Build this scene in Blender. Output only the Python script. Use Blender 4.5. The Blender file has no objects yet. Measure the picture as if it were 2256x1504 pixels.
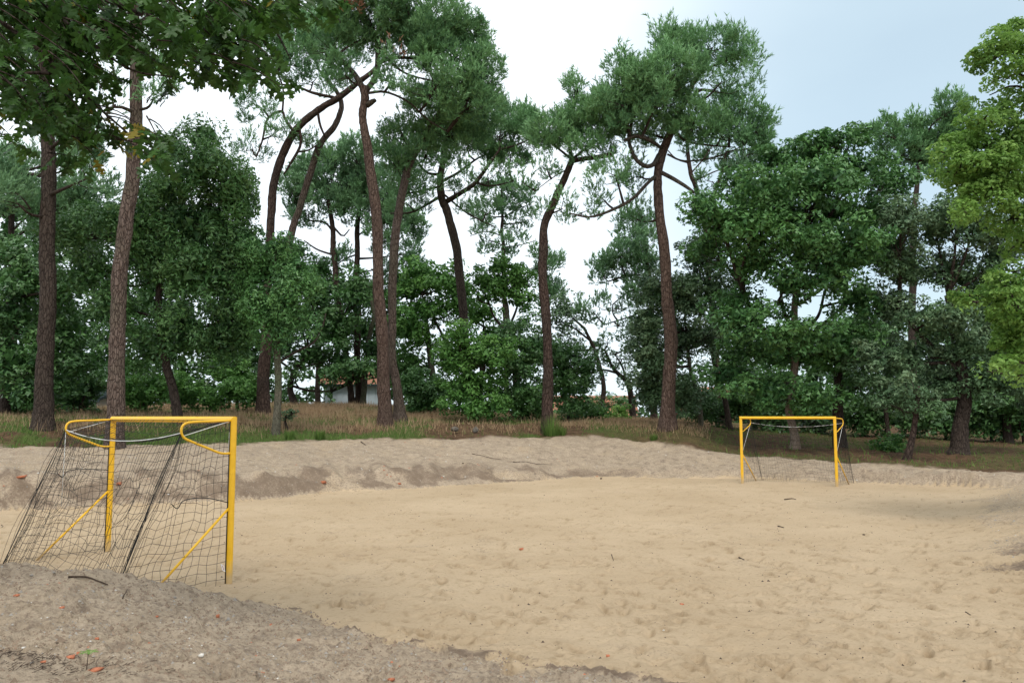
import bpy, math, random
import numpy as np
from mathutils import Vector
random.seed(7); RNG = np.random.default_rng(7)
C = bpy.context.scene.collection
# ------------------------------------------------------------------ camera, sky, sun, exposure
F = 18.0/22.3*2256; CX, CY, HOR = 1128.0, 752.0, 917.0; EYE = 2.08
PIT = math.atan((HOR-CY)/F)
cam = bpy.data.cameras.new('camera'); co = bpy.data.objects.new('camera', cam); C.objects.link(co)
cam.sensor_width = 22.3; cam.lens = 18.0; cam.clip_start = 0.05; cam.clip_end = 3000
co.location = (0, 0, EYE); co.rotation_euler = (math.radians(90)+PIT, 0, 0)
bpy.context.scene.camera = co
SUN_EL, SUN_AZ = 58, 178     # azimuth clockwise from +Y: behind the camera, to the right
w = bpy.data.worlds.new('World'); bpy.context.scene.world = w; w.use_nodes = True
nt = w.node_tree; N, L = nt.nodes, nt.links; N.clear()
out = N.new('ShaderNodeOutputWorld'); bg = N.new('ShaderNodeBackground'); bg.inputs['Strength'].default_value = 0.1
sky = N.new('ShaderNodeTexSky'); sky.sky_type = 'NISHITA'; sky.sun_disc = False
sky.sun_elevation = math.radians(SUN_EL); sky.sun_rotation = math.radians(SUN_AZ); sky.air_density = 1.0; sky.dust_density = 1.5
tc = N.new('ShaderNodeTexCoord')
mp = N.new('ShaderNodeMapping'); mp.inputs['Scale'].default_value = (1.0, 1.0, 2.2); mp.inputs['Location'].default_value = (0.3, 0.1, 0.0)
nz = N.new('ShaderNodeTexNoise'); nz.inputs['Scale'].default_value = 2.0; nz.inputs['Detail'].default_value = 5; nz.inputs['Roughness'].default_value = 0.5
rp = N.new('ShaderNodeValToRGB'); rp.color_ramp.elements[0].position = 0.3; rp.color_ramp.elements[0].color = (0.80,)*3+(1,)
rp.color_ramp.elements[1].position = 0.62; rp.color_ramp.elements[1].color = (0.95,)*3+(1,)
# the overcast is thinner towards one side of the sky (to the right of the view)
dt = N.new('ShaderNodeVectorMath'); dt.operation = 'DOT_PRODUCT'
az, el = math.radians(28), math.radians(18)
dt.inputs[1].default_value = (math.sin(az)*math.cos(el), math.cos(az)*math.cos(el), math.sin(el))
mr = N.new('ShaderNodeMapRange'); mr.interpolation_type = 'SMOOTHSTEP'
mr.inputs['From Min'].default_value = 0.905; mr.inputs['From Max'].default_value = 1.0
mr.inputs['To Min'].default_value = 1.0; mr.inputs['To Max'].default_value = 0.80
mu = N.new('ShaderNodeMath'); mu.operation = 'MULTIPLY'
mx = N.new('ShaderNodeMix'); mx.data_type = 'RGBA'
mb_ = N.new('ShaderNodeMix'); mb_.data_type = 'RGBA'; mb_.inputs['A'].default_value = (5.6, 7.0, 7.7, 1); mb_.inputs['B'].default_value = (9.2, 9.9, 10.5, 1)
L.new(tc.outputs['Generated'], mp.inputs['Vector']); L.new(mp.outputs[0], nz.inputs['Vector']); L.new(nz.outputs['Fac'], rp.inputs[0])
L.new(tc.outputs['Generated'], dt.inputs[0]); L.new(dt.outputs['Value'], mr.inputs['Value'])
L.new(rp.outputs[0], mu.inputs[0]); L.new(mr.outputs[0], mu.inputs[1]); L.new(mu.outputs[0], mx.inputs['Factor'])
mc_ = N.new('ShaderNodeMapRange'); mc_.inputs['From Min'].default_value = 0.80; mc_.inputs['From Max'].default_value = 1.0; L.new(mr.outputs[0], mc_.inputs['Value']); sz_ = N.new('ShaderNodeSeparateXYZ'); L.new(tc.outputs['Generated'], sz_.inputs[0]); me_ = N.new('ShaderNodeMapRange'); me_.interpolation_type = 'SMOOTHSTEP'; me_.inputs['From Min'].default_value = -.02; me_.inputs['From Max'].default_value = .26; me_.inputs['To Min'].default_value = .42; L.new(sz_.outputs[2], me_.inputs['Value']); mm_ = N.new('ShaderNodeMath'); mm_.operation = 'MULTIPLY'; L.new(mc_.outputs[0], mm_.inputs[0]); L.new(me_.outputs[0], mm_.inputs[1]); L.new(mm_.outputs[0], mb_.inputs['Factor']); L.new(mb_.outputs['Result'], mx.inputs['B'])
L.new(sky.outputs[0], mx.inputs['A']); L.new(mx.outputs['Result'], bg.inputs['Color']); L.new(bg.outputs[0], out.inputs['Surface'])
sl = bpy.data.lights.new('sun', 'SUN'); sl.energy = 1.4; sl.angle = math.radians(20); sl.color = (1, 0.95, 0.87)
so = bpy.data.objects.new('sun', sl); C.objects.link(so)
_d = Vector((math.sin(math.radians(SUN_AZ))*math.cos(math.radians(SUN_EL)), math.cos(math.radians(SUN_AZ))*math.cos(math.radians(SUN_EL)), math.sin(math.radians(SUN_EL))))
so.rotation_euler = _d.to_track_quat('Z', 'Y').to_euler(); so.location = (0, -20, 40)
vs = bpy.context.scene.view_settings; vs.view_transform = 'Standard'; vs.look = 'None'; vs.gamma = 1; vs.use_curve_mapping = False
vs.exposure = 0.5
bpy.context.scene.cycles.max_bounces = 6; bpy.context.scene.cycles.diffuse_bounces = 3; bpy.context.scene.cycles.transparent_max_bounces = 4

# ------------------------------------------------------------------ helpers
cp, sp = math.cos(PIT), math.sin(PIT)
def P(px, py, Y):
    dx, dy = (px-CX)/F, -(py-CY)/F
    t = Y/(cp-dy*sp)
    return np.array([t*dx, Y, EYE+t*(sp+dy*cp)])
def G(px, py, z=0.0):
    dx, dy = (px-CX)/F, -(py-CY)/F
    t = (z-EYE)/(sp+dy*cp)
    return np.array([t*dx, t*(cp-dy*sp), z])
def zat(py, Y): return P(CX, py, Y)[2]
def h2(ix, iy, s):
    n = (ix*374761393 + iy*668265263 + s*1442695041) & 0xffffffff
    n = ((n ^ (n >> 13))*1274126177) & 0xffffffff
    return ((n ^ (n >> 16)) & 0xffff)/65535.0
def vnoise(x, y, s=0):
    x = np.asarray(x, float); y = np.asarray(y, float)
    ix = np.floor(x).astype(np.int64); iy = np.floor(y).astype(np.int64)
    fx, fy = x-ix, y-iy; fx = fx*fx*(3-2*fx); fy = fy*fy*(3-2*fy)
    a, b, c, d = h2(ix, iy, s), h2(ix+1, iy, s), h2(ix, iy+1, s), h2(ix+1, iy+1, s)
    return a+(b-a)*fx+(c-a)*fy+(a-b-c+d)*fx*fy
def fbm(x, y, o=4, s=0, r=0.5):
    v = 0; a = 1; t = 0
    for i in range(o):
        v = v+a*vnoise(x*2**i+17.3*i, y*2**i-9.1*i, s+i); t += a; a *= r
    return v/t
def sstep(a, b, x):
    t = np.clip((x-a)/(b-a), 0, 1); return t*t*(3-2*t)
def nrm(v): return v/np.maximum(np.linalg.norm(v, axis=-1, keepdims=True), 1e-9)

def empty(name, loc, label, cat, group=None):
    o = bpy.data.objects.new(name, None); C.objects.link(o); o.location = loc; o.empty_display_size = 0.2
    tag(o, label, cat, group); return o
def tag(o, label=None, cat=None, group=None, kind=None):
    if label: o['label'] = label
    if cat: o['category'] = cat
    if group: o['group'] = group
    if kind: o['kind'] = kind
    return o
def mesh_np(name, V, Fc, mat, smooth=False, attrs=None, fattrs=None):
    me = bpy.data.meshes.new(name); V = np.ascontiguousarray(V, np.float32); Fc = np.ascontiguousarray(Fc, np.int32)
    n, k = Fc.shape
    me.vertices.add(len(V)); me.vertices.foreach_set('co', V.ravel())
    me.loops.add(n*k); me.loops.foreach_set('vertex_index', Fc.ravel())
    me.polygons.add(n); me.polygons.foreach_set('loop_start', np.arange(0, n*k, k, dtype=np.int32))
    if smooth: me.polygons.foreach_set('use_smooth', np.ones(n, bool))
    me.update(calc_edges=True)
    for dom, dct in (('POINT', attrs), ('FACE', fattrs)):
        for key, val in (dct or {}).items():
            a = me.attributes.new(key, 'FLOAT', dom); a.data.foreach_set('value', np.ascontiguousarray(val, np.float32))
    me.materials.append(mat); return me
def place(name, me, parent=None, loc=None):
    o = bpy.data.objects.new(name, me); C.objects.link(o)
    if parent is not None: o.parent = parent
    if loc is not None: o.location = loc
    return o
def part(name, V, Fc, mat, root, smooth=False, **kw):
    V = np.asarray(V, float)
    off = np.array(root['_o']) if root is not None and '_o' in root else np.zeros(3)
    return place(name, mesh_np(name, V-off, Fc, mat, smooth, **kw), root)
def rooted(name, loc, label, cat, group=None):
    r = empty(name, tuple(float(a) for a in loc), label, cat, group); r['_o'] = [float(a) for a in loc]; return r
class MB:
    """collects tubes and boxes of quads, builds one mesh"""
    def __init__(s): s.V = []; s.F = []; s.n = 0
    def add(s, V, Fq):
        s.V.append(np.asarray(V, float)); s.F.append(np.asarray(Fq)+s.n); s.n += len(V)
    def tube(s, pts, rad, k=6, cap=True, jit=0.0, seed=0):
        pts = np.asarray(pts, float); m = len(pts); rad = np.broadcast_to(np.asarray(rad, float), (m,)).copy()
        T = nrm(np.gradient(pts, axis=0)); a = np.array([0, 0, 1.0]) if abs(T[0, 2]) < .9 else np.array([1.0, 0, 0])
        U = nrm(np.cross(T[0], a)); Us = []
        for i in range(m):
            U = nrm(U-T[i]*np.dot(U, T[i])); Us.append(U)
        Us = np.array(Us); W = np.cross(T, Us); ang = np.arange(k)/k*2*np.pi
        R = rad[:, None]*np.ones(k)
        if jit:
            zz = np.arange(m)[:, None]*0.55; R = R*(1+jit*(vnoise(ang[None]*1.3+seed, zz, seed)-.5)*2+jit*.6*(vnoise(ang[None]*4+seed, zz*2.3, seed+5)-.5)*2)
        V = pts[:, None]+R[..., None]*(np.cos(ang)[None, :, None]*Us[:, None]+np.sin(ang)[None, :, None]*W[:, None])
        V = V.reshape(-1, 3); i = np.arange(m-1)[:, None]*k; j = np.arange(k)[None]; j2 = (j+1) % k
        Fq = np.stack([i+j, i+j2, i+k+j2, i+k+j], -1).reshape(-1, 4)
        if cap:
            V = np.vstack([V, pts[:1], pts[-1:]]); c0, c1 = m*k, m*k+1; jj = np.arange(0, k, 1)
            e = (m-1)*k
            f0 = np.stack([(jj+1) % k, jj, np.full(k, c0), np.full(k, c0)], -1); f1 = np.stack([e+jj, e+(jj+1) % k, np.full(k, c1), np.full(k, c1)], -1)
            s.caps = getattr(s, 'caps', []); s.caps.append((f0[:, :3]+s.n)); s.caps.append((f1[:, :3]+s.n))
        s.add(V, Fq)
    def box(s, c, d, R=None):
        c = np.asarray(c, float); d = np.asarray(d, float)/2
        V = np.array([[x, y, z] for x in (-1, 1) for y in (-1, 1) for z in (-1, 1)], float)*d
        if R is not None: V = V@np.asarray(R).T
        s.add(V+c, [[0, 1, 3, 2], [4, 6, 7, 5], [0, 4, 5, 1], [2, 3, 7, 6], [0, 2, 6, 4], [1, 5, 7, 3]])
    def build(s, name, mat, root=None, smooth=True):
        V = np.vstack(s.V); off = np.array(root['_o']) if root is not None and '_o' in root else np.zeros(3)
        V = V-off; Fq = np.vstack(s.F).tolist(); caps = getattr(s, 'caps', [])
        for c_ in caps: Fq += c_.tolist()
        me = bpy.data.meshes.new(name); me.from_pydata(V.tolist(), [], Fq)
        if smooth: me.polygons.foreach_set('use_smooth', np.ones(len(me.polygons), bool))
        me.materials.append(mat); me.update(); return place(name, me, root)
def spline(pts, n):
    pts = np.asarray(pts, float); m = len(pts)
    if m == 2: return pts[0]+(pts[1]-pts[0])*np.linspace(0, 1, n)[:, None]
    t = np.linspace(0, m-1, n); i = np.clip(t.astype(int), 0, m-2); f = (t-i)[:, None]
    p = np.vstack([2*pts[0]-pts[1], pts, 2*pts[-1]-pts[-2]])
    a, b, c, d = p[i], p[i+1], p[i+2], p[i+3]
    return .5*((2*b)+(-a+c)*f+(2*a-5*b+4*c-d)*f*f+(-a+3*b-3*c+d)*f**3)

# ------------------------------------------------------------------ materials
def newmat(name):
    m = bpy.data.materials.new(name); m.use_nodes = True; t = m.node_tree
    return m, t.nodes, t.links, t.nodes['Principled BSDF']
def nn_(N, t, **kw):
    n = N.new(t)
    for k, v in kw.items():
        if k in n.inputs: n.inputs[k].default_value = v
        else: setattr(n, k, v)
    return n
def mixc(N, L, fac, a, b):
    m = N.new('ShaderNodeMix'); m.data_type = 'RGBA'
    for sock, v in (('Factor', fac), ('A', a), ('B', b)):
        if isinstance(v, (int, float)): m.inputs[sock].default_value = v
        elif isinstance(v, tuple): m.inputs[sock].default_value = v if len(v) == 4 else v+(1,)
        else: L.new(v, m.inputs[sock])
    return m.outputs['Result']
def rampf(N, L, src, a, b, lo=0.0, hi=1.0):
    m = N.new('ShaderNodeMapRange'); m.inputs['From Min'].default_value = a; m.inputs['From Max'].default_value = b
    m.inputs['To Min'].default_value = lo; m.inputs['To Max'].default_value = hi; L.new(src, m.inputs['Value']); return m.outputs[0]
def noise(N, L, vec, scale, detail=4, rough=0.55, scl=None):
    if scl is not None:
        mp = N.new('ShaderNodeMapping'); mp.inputs['Scale'].default_value = scl; L.new(vec, mp.inputs['Vector']); vec = mp.outputs[0]
    n = N.new('ShaderNodeTexNoise'); n.inputs['Scale'].default_value = scale; n.inputs['Detail'].default_value = detail
    n.inputs['Roughness'].default_value = rough; L.new(vec, n.inputs['Vector']); return n.outputs['Fac']
def attr(N, name):
    a = N.new('ShaderNodeAttribute'); a.attribute_name = name; return a.outputs['Fac']
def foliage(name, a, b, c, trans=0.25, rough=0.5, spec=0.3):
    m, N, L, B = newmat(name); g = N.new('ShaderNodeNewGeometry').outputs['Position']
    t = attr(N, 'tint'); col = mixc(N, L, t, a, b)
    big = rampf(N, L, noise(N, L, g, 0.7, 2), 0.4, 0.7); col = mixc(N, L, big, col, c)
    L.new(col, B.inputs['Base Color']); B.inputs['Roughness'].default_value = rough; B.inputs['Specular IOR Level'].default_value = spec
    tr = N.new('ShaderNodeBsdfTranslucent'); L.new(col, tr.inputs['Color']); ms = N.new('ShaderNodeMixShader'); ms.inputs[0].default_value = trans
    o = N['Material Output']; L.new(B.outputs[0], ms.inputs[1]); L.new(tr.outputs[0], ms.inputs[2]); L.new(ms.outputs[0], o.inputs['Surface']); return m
def bark(name, a, b, c, sc=9, strength=0.9):
    m, N, L, B = newmat(name); g = N.new('ShaderNodeNewGeometry').outputs['Position']
    v = N.new('ShaderNodeTexVoronoi'); v.feature = 'DISTANCE_TO_EDGE'; v.inputs['Scale'].default_value = sc
    mp = N.new('ShaderNodeMapping'); mp.inputs['Scale'].default_value = (1.6, 1.6, .42)
    wn = noise(N, L, g, 3.0, 3); ad = N.new('ShaderNodeVectorMath'); ad.operation = 'ADD'; L.new(g, ad.inputs[0])
    cb = N.new('ShaderNodeCombineXYZ'); L.new(rampf(N, L, wn, 0, 1, -.12, .12), cb.inputs[0]); L.new(rampf(N, L, wn, 0, 1, .1, -.1), cb.inputs[1]); L.new(cb.outputs[0], ad.inputs[1])
    L.new(ad.outputs[0], mp.inputs[0]); L.new(mp.outputs[0], v.inputs['Vector'])
    crack = rampf(N, L, v.outputs['Distance'], 0.0, 0.12)
    n1 = noise(N, L, g, 14, 5, .65, (1, 1, .35)); n2 = noise(N, L, g, 1.1, 3)
    col = mixc(N, L, rampf(N, L, n1, .35, .65), a, b); col = mixc(N, L, rampf(N, L, n2, .45, .68), col, c)
    col = mixc(N, L, rampf(N, L, crack, 0, 1, .78, 0), col, (a[0]*.35, a[1]*.33, a[2]*.32))
    L.new(col, B.inputs['Base Color']); B.inputs['Roughness'].default_value = .93; B.inputs['Specular IOR Level'].default_value = .15
    md = N.new('ShaderNodeMath'); md.operation = 'MULTIPLY_ADD'; L.new(crack, md.inputs[0]); md.inputs[1].default_value = .7; L.new(n1, md.inputs[2])
    bp = N.new('ShaderNodeBump'); bp.inputs['Strength'].default_value = strength; bp.inputs['Distance'].default_value = .05; L.new(md.outputs[0], bp.inputs['Height']); L.new(bp.outputs[0], B.inputs['Normal'])
    return m
def plain(name, col, rough=.6, var=.12, sc=6.0, spec=.4, bump=0, metallic=0):
    m, N, L, B = newmat(name); g = N.new('ShaderNodeNewGeometry').outputs['Position']
    n = noise(N, L, g, sc, 4, .6); d = tuple(c*(1-var) for c in col); e = tuple(min(1, c*(1+var)) for c in col)
    L.new(mixc(N, L, rampf(N, L, n, .3, .7), d, e), B.inputs['Base Color']); B.inputs['Roughness'].default_value = rough
    B.inputs['Specular IOR Level'].default_value = spec; B.inputs['Metallic'].default_value = metallic
    if bump:
        bp = N.new('ShaderNodeBump'); bp.inputs['Strength'].default_value = bump; bp.inputs['Distance'].default_value = .02; L.new(n, bp.inputs['Height']); L.new(bp.outputs[0], B.inputs['Normal'])
    return m
def painted():
    m, N, L, B = newmat('yellow_paint'); g = N.new('ShaderNodeNewGeometry').outputs['Position']; n = noise(N, L, g, 9, 5, .65); z = N.new('ShaderNodeSeparateXYZ'); L.new(g, z.inputs[0])
    c = mixc(N, L, rampf(N, L, n, .35, .65), (.76, .42, .012), (.84, .48, .018))
    a = N.new('ShaderNodeMath'); a.operation = 'MULTIPLY_ADD'; L.new(n, a.inputs[0]); a.inputs[1].default_value = -.35; L.new(z.outputs[2], a.inputs[2])
    c = mixc(N, L, rampf(N, L, a.outputs[0], .10, -.12, 0, .8), c, (.42, .32, .20)); n2 = noise(N, L, g, 60, 3, .7)
    c = mixc(N, L, rampf(N, L, n2, .68, .74, 0, .6), c, (.25, .15, .06)); L.new(c, B.inputs['Base Color']); L.new(rampf(N, L, n, .3, .7, .32, .55), B.inputs['Roughness']); return m
def ground_mat():
    m, N, L, B = newmat('ground'); g = N.new('ShaderNodeNewGeometry').outputs['Position']
    soil, veg, damp, grn = attr(N, 'soil'), attr(N, 'veg'), attr(N, 'damp'), attr(N, 'green')
    n_big = noise(N, L, g, .35, 4); n_mid = noise(N, L, g, 3.0, 5, .6); n_f = noise(N, L, g, 22, 5, .7); n_g = noise(N, L, g, 160, 3, .7)
    s = mixc(N, L, rampf(N, L, n_big, .35, .65), (.525, .392, .250), (.60, .458, .302))
    s = mixc(N, L, rampf(N, L, n_f, .54, .70, 0, .6), s, (.36, .25, .135)); s = mixc(N, L, attr(N, 'scuff'), s, (.30, .205, .11))
    s = mixc(N, L, rampf(N, L, n_g, .62, .75, 0, .35), s, (.25, .18, .10))
    d = mixc(N, L, rampf(N, L, n_mid, .35, .65), (.40, .312, .222), (.525, .415, .30))
    d = mixc(N, L, rampf(N, L, n_f, .48, .64, 0, .62), d, (.165, .122, .088)); d = mixc(N, L, rampf(N, L, n_f, .42, .32, 0, .5), d, (.44, .36, .27))
    d = mixc(N, L, rampf(N, L, n_g, .60, .72, 0, .55), d, (.13, .095, .07))
    d = mixc(N, L, rampf(N, L, n_g, .42, .30, 0, .35), d, (.52, .46, .38))
    # crumbs of brick
    v = N.new('ShaderNodeTexVoronoi'); v.inputs['Scale'].default_value = 11; L.new(g, v.inputs['Vector'])
    d = mixc(N, L, rampf(N, L, noise(N, L, g, 1.3, 5, .7), .50, .66, 0, .55), d, (.47, .365, .25)); d = mixc(N, L, rampf(N, L, noise(N, L, g, 4.5, 5, .7), .54, .64, 0, .6), d, (.20, .15, .112))
    def rough_(f, k1, k2, lo, hi):
        a1 = N.new('ShaderNodeMath'); a1.operation = 'MULTIPLY_ADD'; L.new(n_f, a1.inputs[0]); a1.inputs[1].default_value = k1; L.new(f, a1.inputs[2])
        a2 = N.new('ShaderNodeMath'); a2.operation = 'MULTIPLY_ADD'; L.new(n_mid, a2.inputs[0]); a2.inputs[1].default_value = k2; L.new(a1.outputs[0], a2.inputs[2]); return rampf(N, L, a2.outputs[0], lo+(k1+k2)/2, hi+(k1+k2)/2)
    col = mixc(N, L, rough_(soil, .9, .5, .25, .70), s, d)
    dm = mixc(N, L, rampf(N, L, n_f, .35, .65), (.19, .138, .098), (.265, .198, .142))
    col = mixc(N, L, rough_(damp, 1.3, 1.2, .25, .72), col, dm)
    vb = mixc(N, L, rampf(N, L, n_mid, .35, .62), (.065, .038, .023), (.14, .085, .048))
    vb = mixc(N, L, rampf(N, L, n_f, .5, .7, 0, .5), vb, (.24, .17, .10))
    vb = mixc(N, L, rampf(N, L, n_f, .46, .3, 0, .5), vb, (.05, .03, .018))
    gg = mixc(N, L, rampf(N, L, n_f, .35, .65), (.045, .075, .018), (.12, .16, .045))
    vb = mixc(N, L, grn, vb, gg); col = mixc(N, L, veg, col, vb)
    L.new(col, B.inputs['Base Color']); B.inputs['Roughness'].default_value = .97; B.inputs['Specular IOR Level'].default_value = .08
    ma = N.new('ShaderNodeMath'); ma.operation = 'MULTIPLY_ADD'; L.new(n_g, ma.inputs[0]); ma.inputs[1].default_value = .25; L.new(n_f, ma.inputs[2])
    bp = N.new('ShaderNodeBump'); bp.inputs['Strength'].default_value = 1.0; bp.inputs['Distance'].default_value = .05; L.new(ma.outputs[0], bp.inputs['Height']); L.new(bp.outputs[0], B.inputs['Normal'])
    return m
M = dict(
    ground=ground_mat(),
    pine=foliage('pine_needles', (0.069, 0.169, 0.074), (0.218, 0.405, 0.169), (0.161, 0.324, 0.121), .18, .5),
    pine_far=foliage('far_pine_needles', (0.081, 0.176, 0.091), (0.218, 0.377, 0.176), (0.149, 0.286, 0.124), .18, .5),
    rust=foliage('dead_needles', (.24, .12, .075), (.36, .19, .12), (.30, .15, .09), .1, .7),
    dark_leaf=foliage('dark_leaves', (0.041, 0.112, 0.036), (0.138, 0.260, 0.084), (0.084, 0.195, 0.050), .2, .42, .4),
    oak=foliage('oak_crown_leaves', (0.042, 0.121, 0.039), (0.137, 0.283, 0.085), (0.085, 0.207, 0.052), .2, .45, .35),
    grey_leaf=foliage('holm_oak_leaves', (0.050, 0.106, 0.050), (0.168, 0.250, 0.126), (0.102, 0.188, 0.078), .12, .5, .35),
    bright=foliage('bright_leaves', (0.098, 0.219, 0.042), (0.286, 0.450, 0.111), (0.182, 0.338, 0.065), .42, .5),
    mid=foliage('bush_leaves', (0.048, 0.144, 0.032), (0.144, 0.294, 0.063), (0.098, 0.228, 0.046), .25, .5),
    near_oak=foliage('near_oak_leaves', (0.024, 0.069, 0.013), (0.077, 0.172, 0.028), (0.039, 0.103, 0.017), .4, .45, .4),
    yellow_leaf=foliage('yellowing_leaves', (.16, .17, .02), (.30, .26, .03), (.25, .15, .03), .4, .5),
    straw=foliage('dry_grass', (.27, .18, .10), (.50, .37, .23), (.38, .26, .15), .2, .8, .1),
    grass=foliage('green_grass', (.06, .12, .025), (.17, .27, .06), (.10, .18, .04), .25, .7, .2),
    bark_red=bark('red_pine_bark', (.085, .052, .040), (.170, .118, .094), (.125, .085, .066), 9),
    bark_grey=bark('grey_pine_bark', (.095, .066, .053), (.170, .128, .106), (.12, .098, .074), 9),
    bark_light=bark('light_bark', (.20, .155, .12), (.32, .26, .21), (.26, .19, .14), 12, .5),
    bark_limb=bark('limb_bark', (.075, .058, .046), (.135, .110, .088), (.10, .09, .066), 9),
    bark_dark=bark('dark_bark', (.045, .032, .026), (.085, .065, .052), (.06, .045, .036), 8, .7),
    bark_brown=bark('brown_bark', (.055, .034, .027), (.105, .070, .056), (.07, .05, .04), 8),
    bark_pale=bark('pale_bark', (.09, .085, .06), (.16, .145, .11), (.085, .10, .055), 12, .5),
    yellow=painted(),
    net=plain('black_net_cord', (.018, .018, .018), .8),
    rope=plain('white_rope', (.68, .68, .66), .8),
    clip=plain('white_plastic', (.8, .8, .8), .4),
    brick=plain('brick_red', (.44, .16, .085), .9, .25, 30, .2, .4),
    shell=plain('pale_stone', (.58, .55, .49), .85, .2, 20, .3, .3),
    stone=plain('grey_stone', (.30, .27, .23), .9, .25, 14, .2, .5),
    rock=plain('mossy_rock', (.13, .115, .095), .95, .4, 9, .1, .6),
    clod=plain('soil_clod', (.23, .17, .12), .95, .3, 9, .1, .4),
    twig=plain('dead_twig', (.075, .052, .038), .9, .3, 20, .2),
    wall=plain('blue_white_wall', (.60, .68, .74), .8, .05, 3),
    wallc=plain('cream_wall', (.55, .50, .43), .85, .08, 3),
    rooft=plain('terracotta', (.36, .17, .11), .85, .3, 5, .2, .3),
    dark=plain('dark_trim', (.03, .05, .05), .6), glass=plain('window_glass', (.03, .04, .05), .1, .1, 3, .5),
)
# ------------------------------------------------------------------ terrain
TC = np.array([-900, 0, 500, 750, 1050, 1320, 1500, 1650, 1850, 2100, 2400], float)
TR = [  # (foot y), then (y, depth) for scarp top, edge of the vegetation, tree line, rise, far
 (1130, (1062, 18.6), (985, 23.5), (930, 27), (905, 40), (900, 90)),
 (1130, (1062, 18.6), (985, 23.5), (932, 27), (905, 40), (900, 90)),
 (1108, (1052, 20.9), (977, 26), (928, 32), (893, 46), (898, 90)),
 (1085, (1040, 23.8), (968, 29), (938, 33.3), (893, 46), (900, 90)),
 (1068, (1038, 26.4), (966, 31), (936, 34), (908, 46), (914, 90)),
 (1050, (1043, 29.2), (962, 33.5), (938, 36), (921, 50), (935, 90)),
 (1053, (1044, 28.6), (983, 31), (940, 34), (926, 50), (935, 90)),
 (1052, (1040, 28.5), (1003, 30.5), (962, 36), (935, 50), (925, 90)),
 (1062, (1045, 27), (1018, 28.5), (975, 36), (940, 50), (925, 90)),
 (1072, (1050, 25), (1035, 26.3), (990, 34), (945, 50), (925, 90)),
 (1085, (1062, 23.2), (1050, 24.0), (1000, 32), (950, 50), (925, 90))]
TD = np.array([[G(CX, r[0])[1]]+[q[1] for q in r[1:]]+[700] for r in TR])
TZ = np.array([[0]+[zat(q[0], q[1]) for q in r[1:]]+[1.0] for r in TR])
NB = np.array([(-40, 16), (-14, 14.2), (-9, 12.4), (-7.4, 11.2), (-6.0, 10.05), (-4.9, 9.15), (-4.2, 9.0), (-3.6, 9.35), (-3.0, 9.45), (-2.45, 9.2), (-1.55, 8.25), (-.45, 7.4), (1.2, 6.65), (3, 5.7), (6, 5), (10, 3.5), (40, -10)], float)
RB = np.array([(15.5, 25.5), (13, 24), (9.6, 18.5), (7.3, 14.4), (6.2, 12), (5.9, 10.2), (6.6, 8), (9, 5.4), (16, 2)], float)
def sdist(poly, x, y):
    """distance to the polyline, positive to its right-hand side"""
    best = np.full(x.shape, 1e9); sg = np.ones(x.shape)
    for (ax, ay), (bx, by) in zip(poly[:-1], poly[1:]):
        dx, dy = bx-ax, by-ay; t = np.clip(((x-ax)*dx+(y-ay)*dy)/(dx*dx+dy*dy), 0, 1)
        qx, qy = x-ax-t*dx, y-ay-t*dy; d = np.hypot(qx, qy); cr = dx*(y-ay)-dy*(x-ax)
        u = d < best-1e-9; best = np.where(u, d, best); sg = np.where(u, np.where(cr < 0, 1.0, -1.0), sg)
    return best*sg
def terrain(x, y):
    x = np.asarray(x, float); y = np.asarray(y, float)
    yy = np.maximum(y, 3.0); px = CX+F*x/yy
    wob = (fbm(x*.45, y*.45, 3, 11)-.5)*1.2
    nr = TD.shape[1]
    D = [np.interp(px, TC, TD[:, k]) for k in range(nr)]; Z = [np.interp(px, TC, TZ[:, k]) for k in range(nr)]
    yw = yy+wob*np.where(yy > 45, 3, 1)*.55
    s = np.zeros(x.shape); z = np.zeros(x.shape)
    for k in range(nr-1):
        t = np.clip((yw-D[k])/(D[k+1]-D[k]), 0, 1); s += t
        if k == 0: t = t*(1.35-.35*t)
        z += (Z[k+1]-Z[k])*t
    nb = sdist(NB, x, y)+(fbm(x*1.3, y*1.3, 4, 5, .65)-.5)*.5
    hc = np.interp(x, [-12, -8, -5, -4, -3.2, -2.4, -1, 0, 4], [.36, .42, .60, .56, .26, .13, .08, .07, .06])
    z = z+hc*sstep(0, .75, nb)+(.42-hc)*sstep(.8, 3.2, nb)
    rb = -sdist(RB, x, y)+.3+(fbm(x*.8, y*.8, 3, 8)-.5)*.8; rb = np.where(y > 24.3, np.minimum(rb, .0), rb)
    z = z+.75*sstep(-.3, 5.0, rb)*sstep(26, 22, y)
    return z, s, nb, rb
def height(x, y): return float(terrain(np.array([x]), np.array([y]))[0][0])
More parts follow.
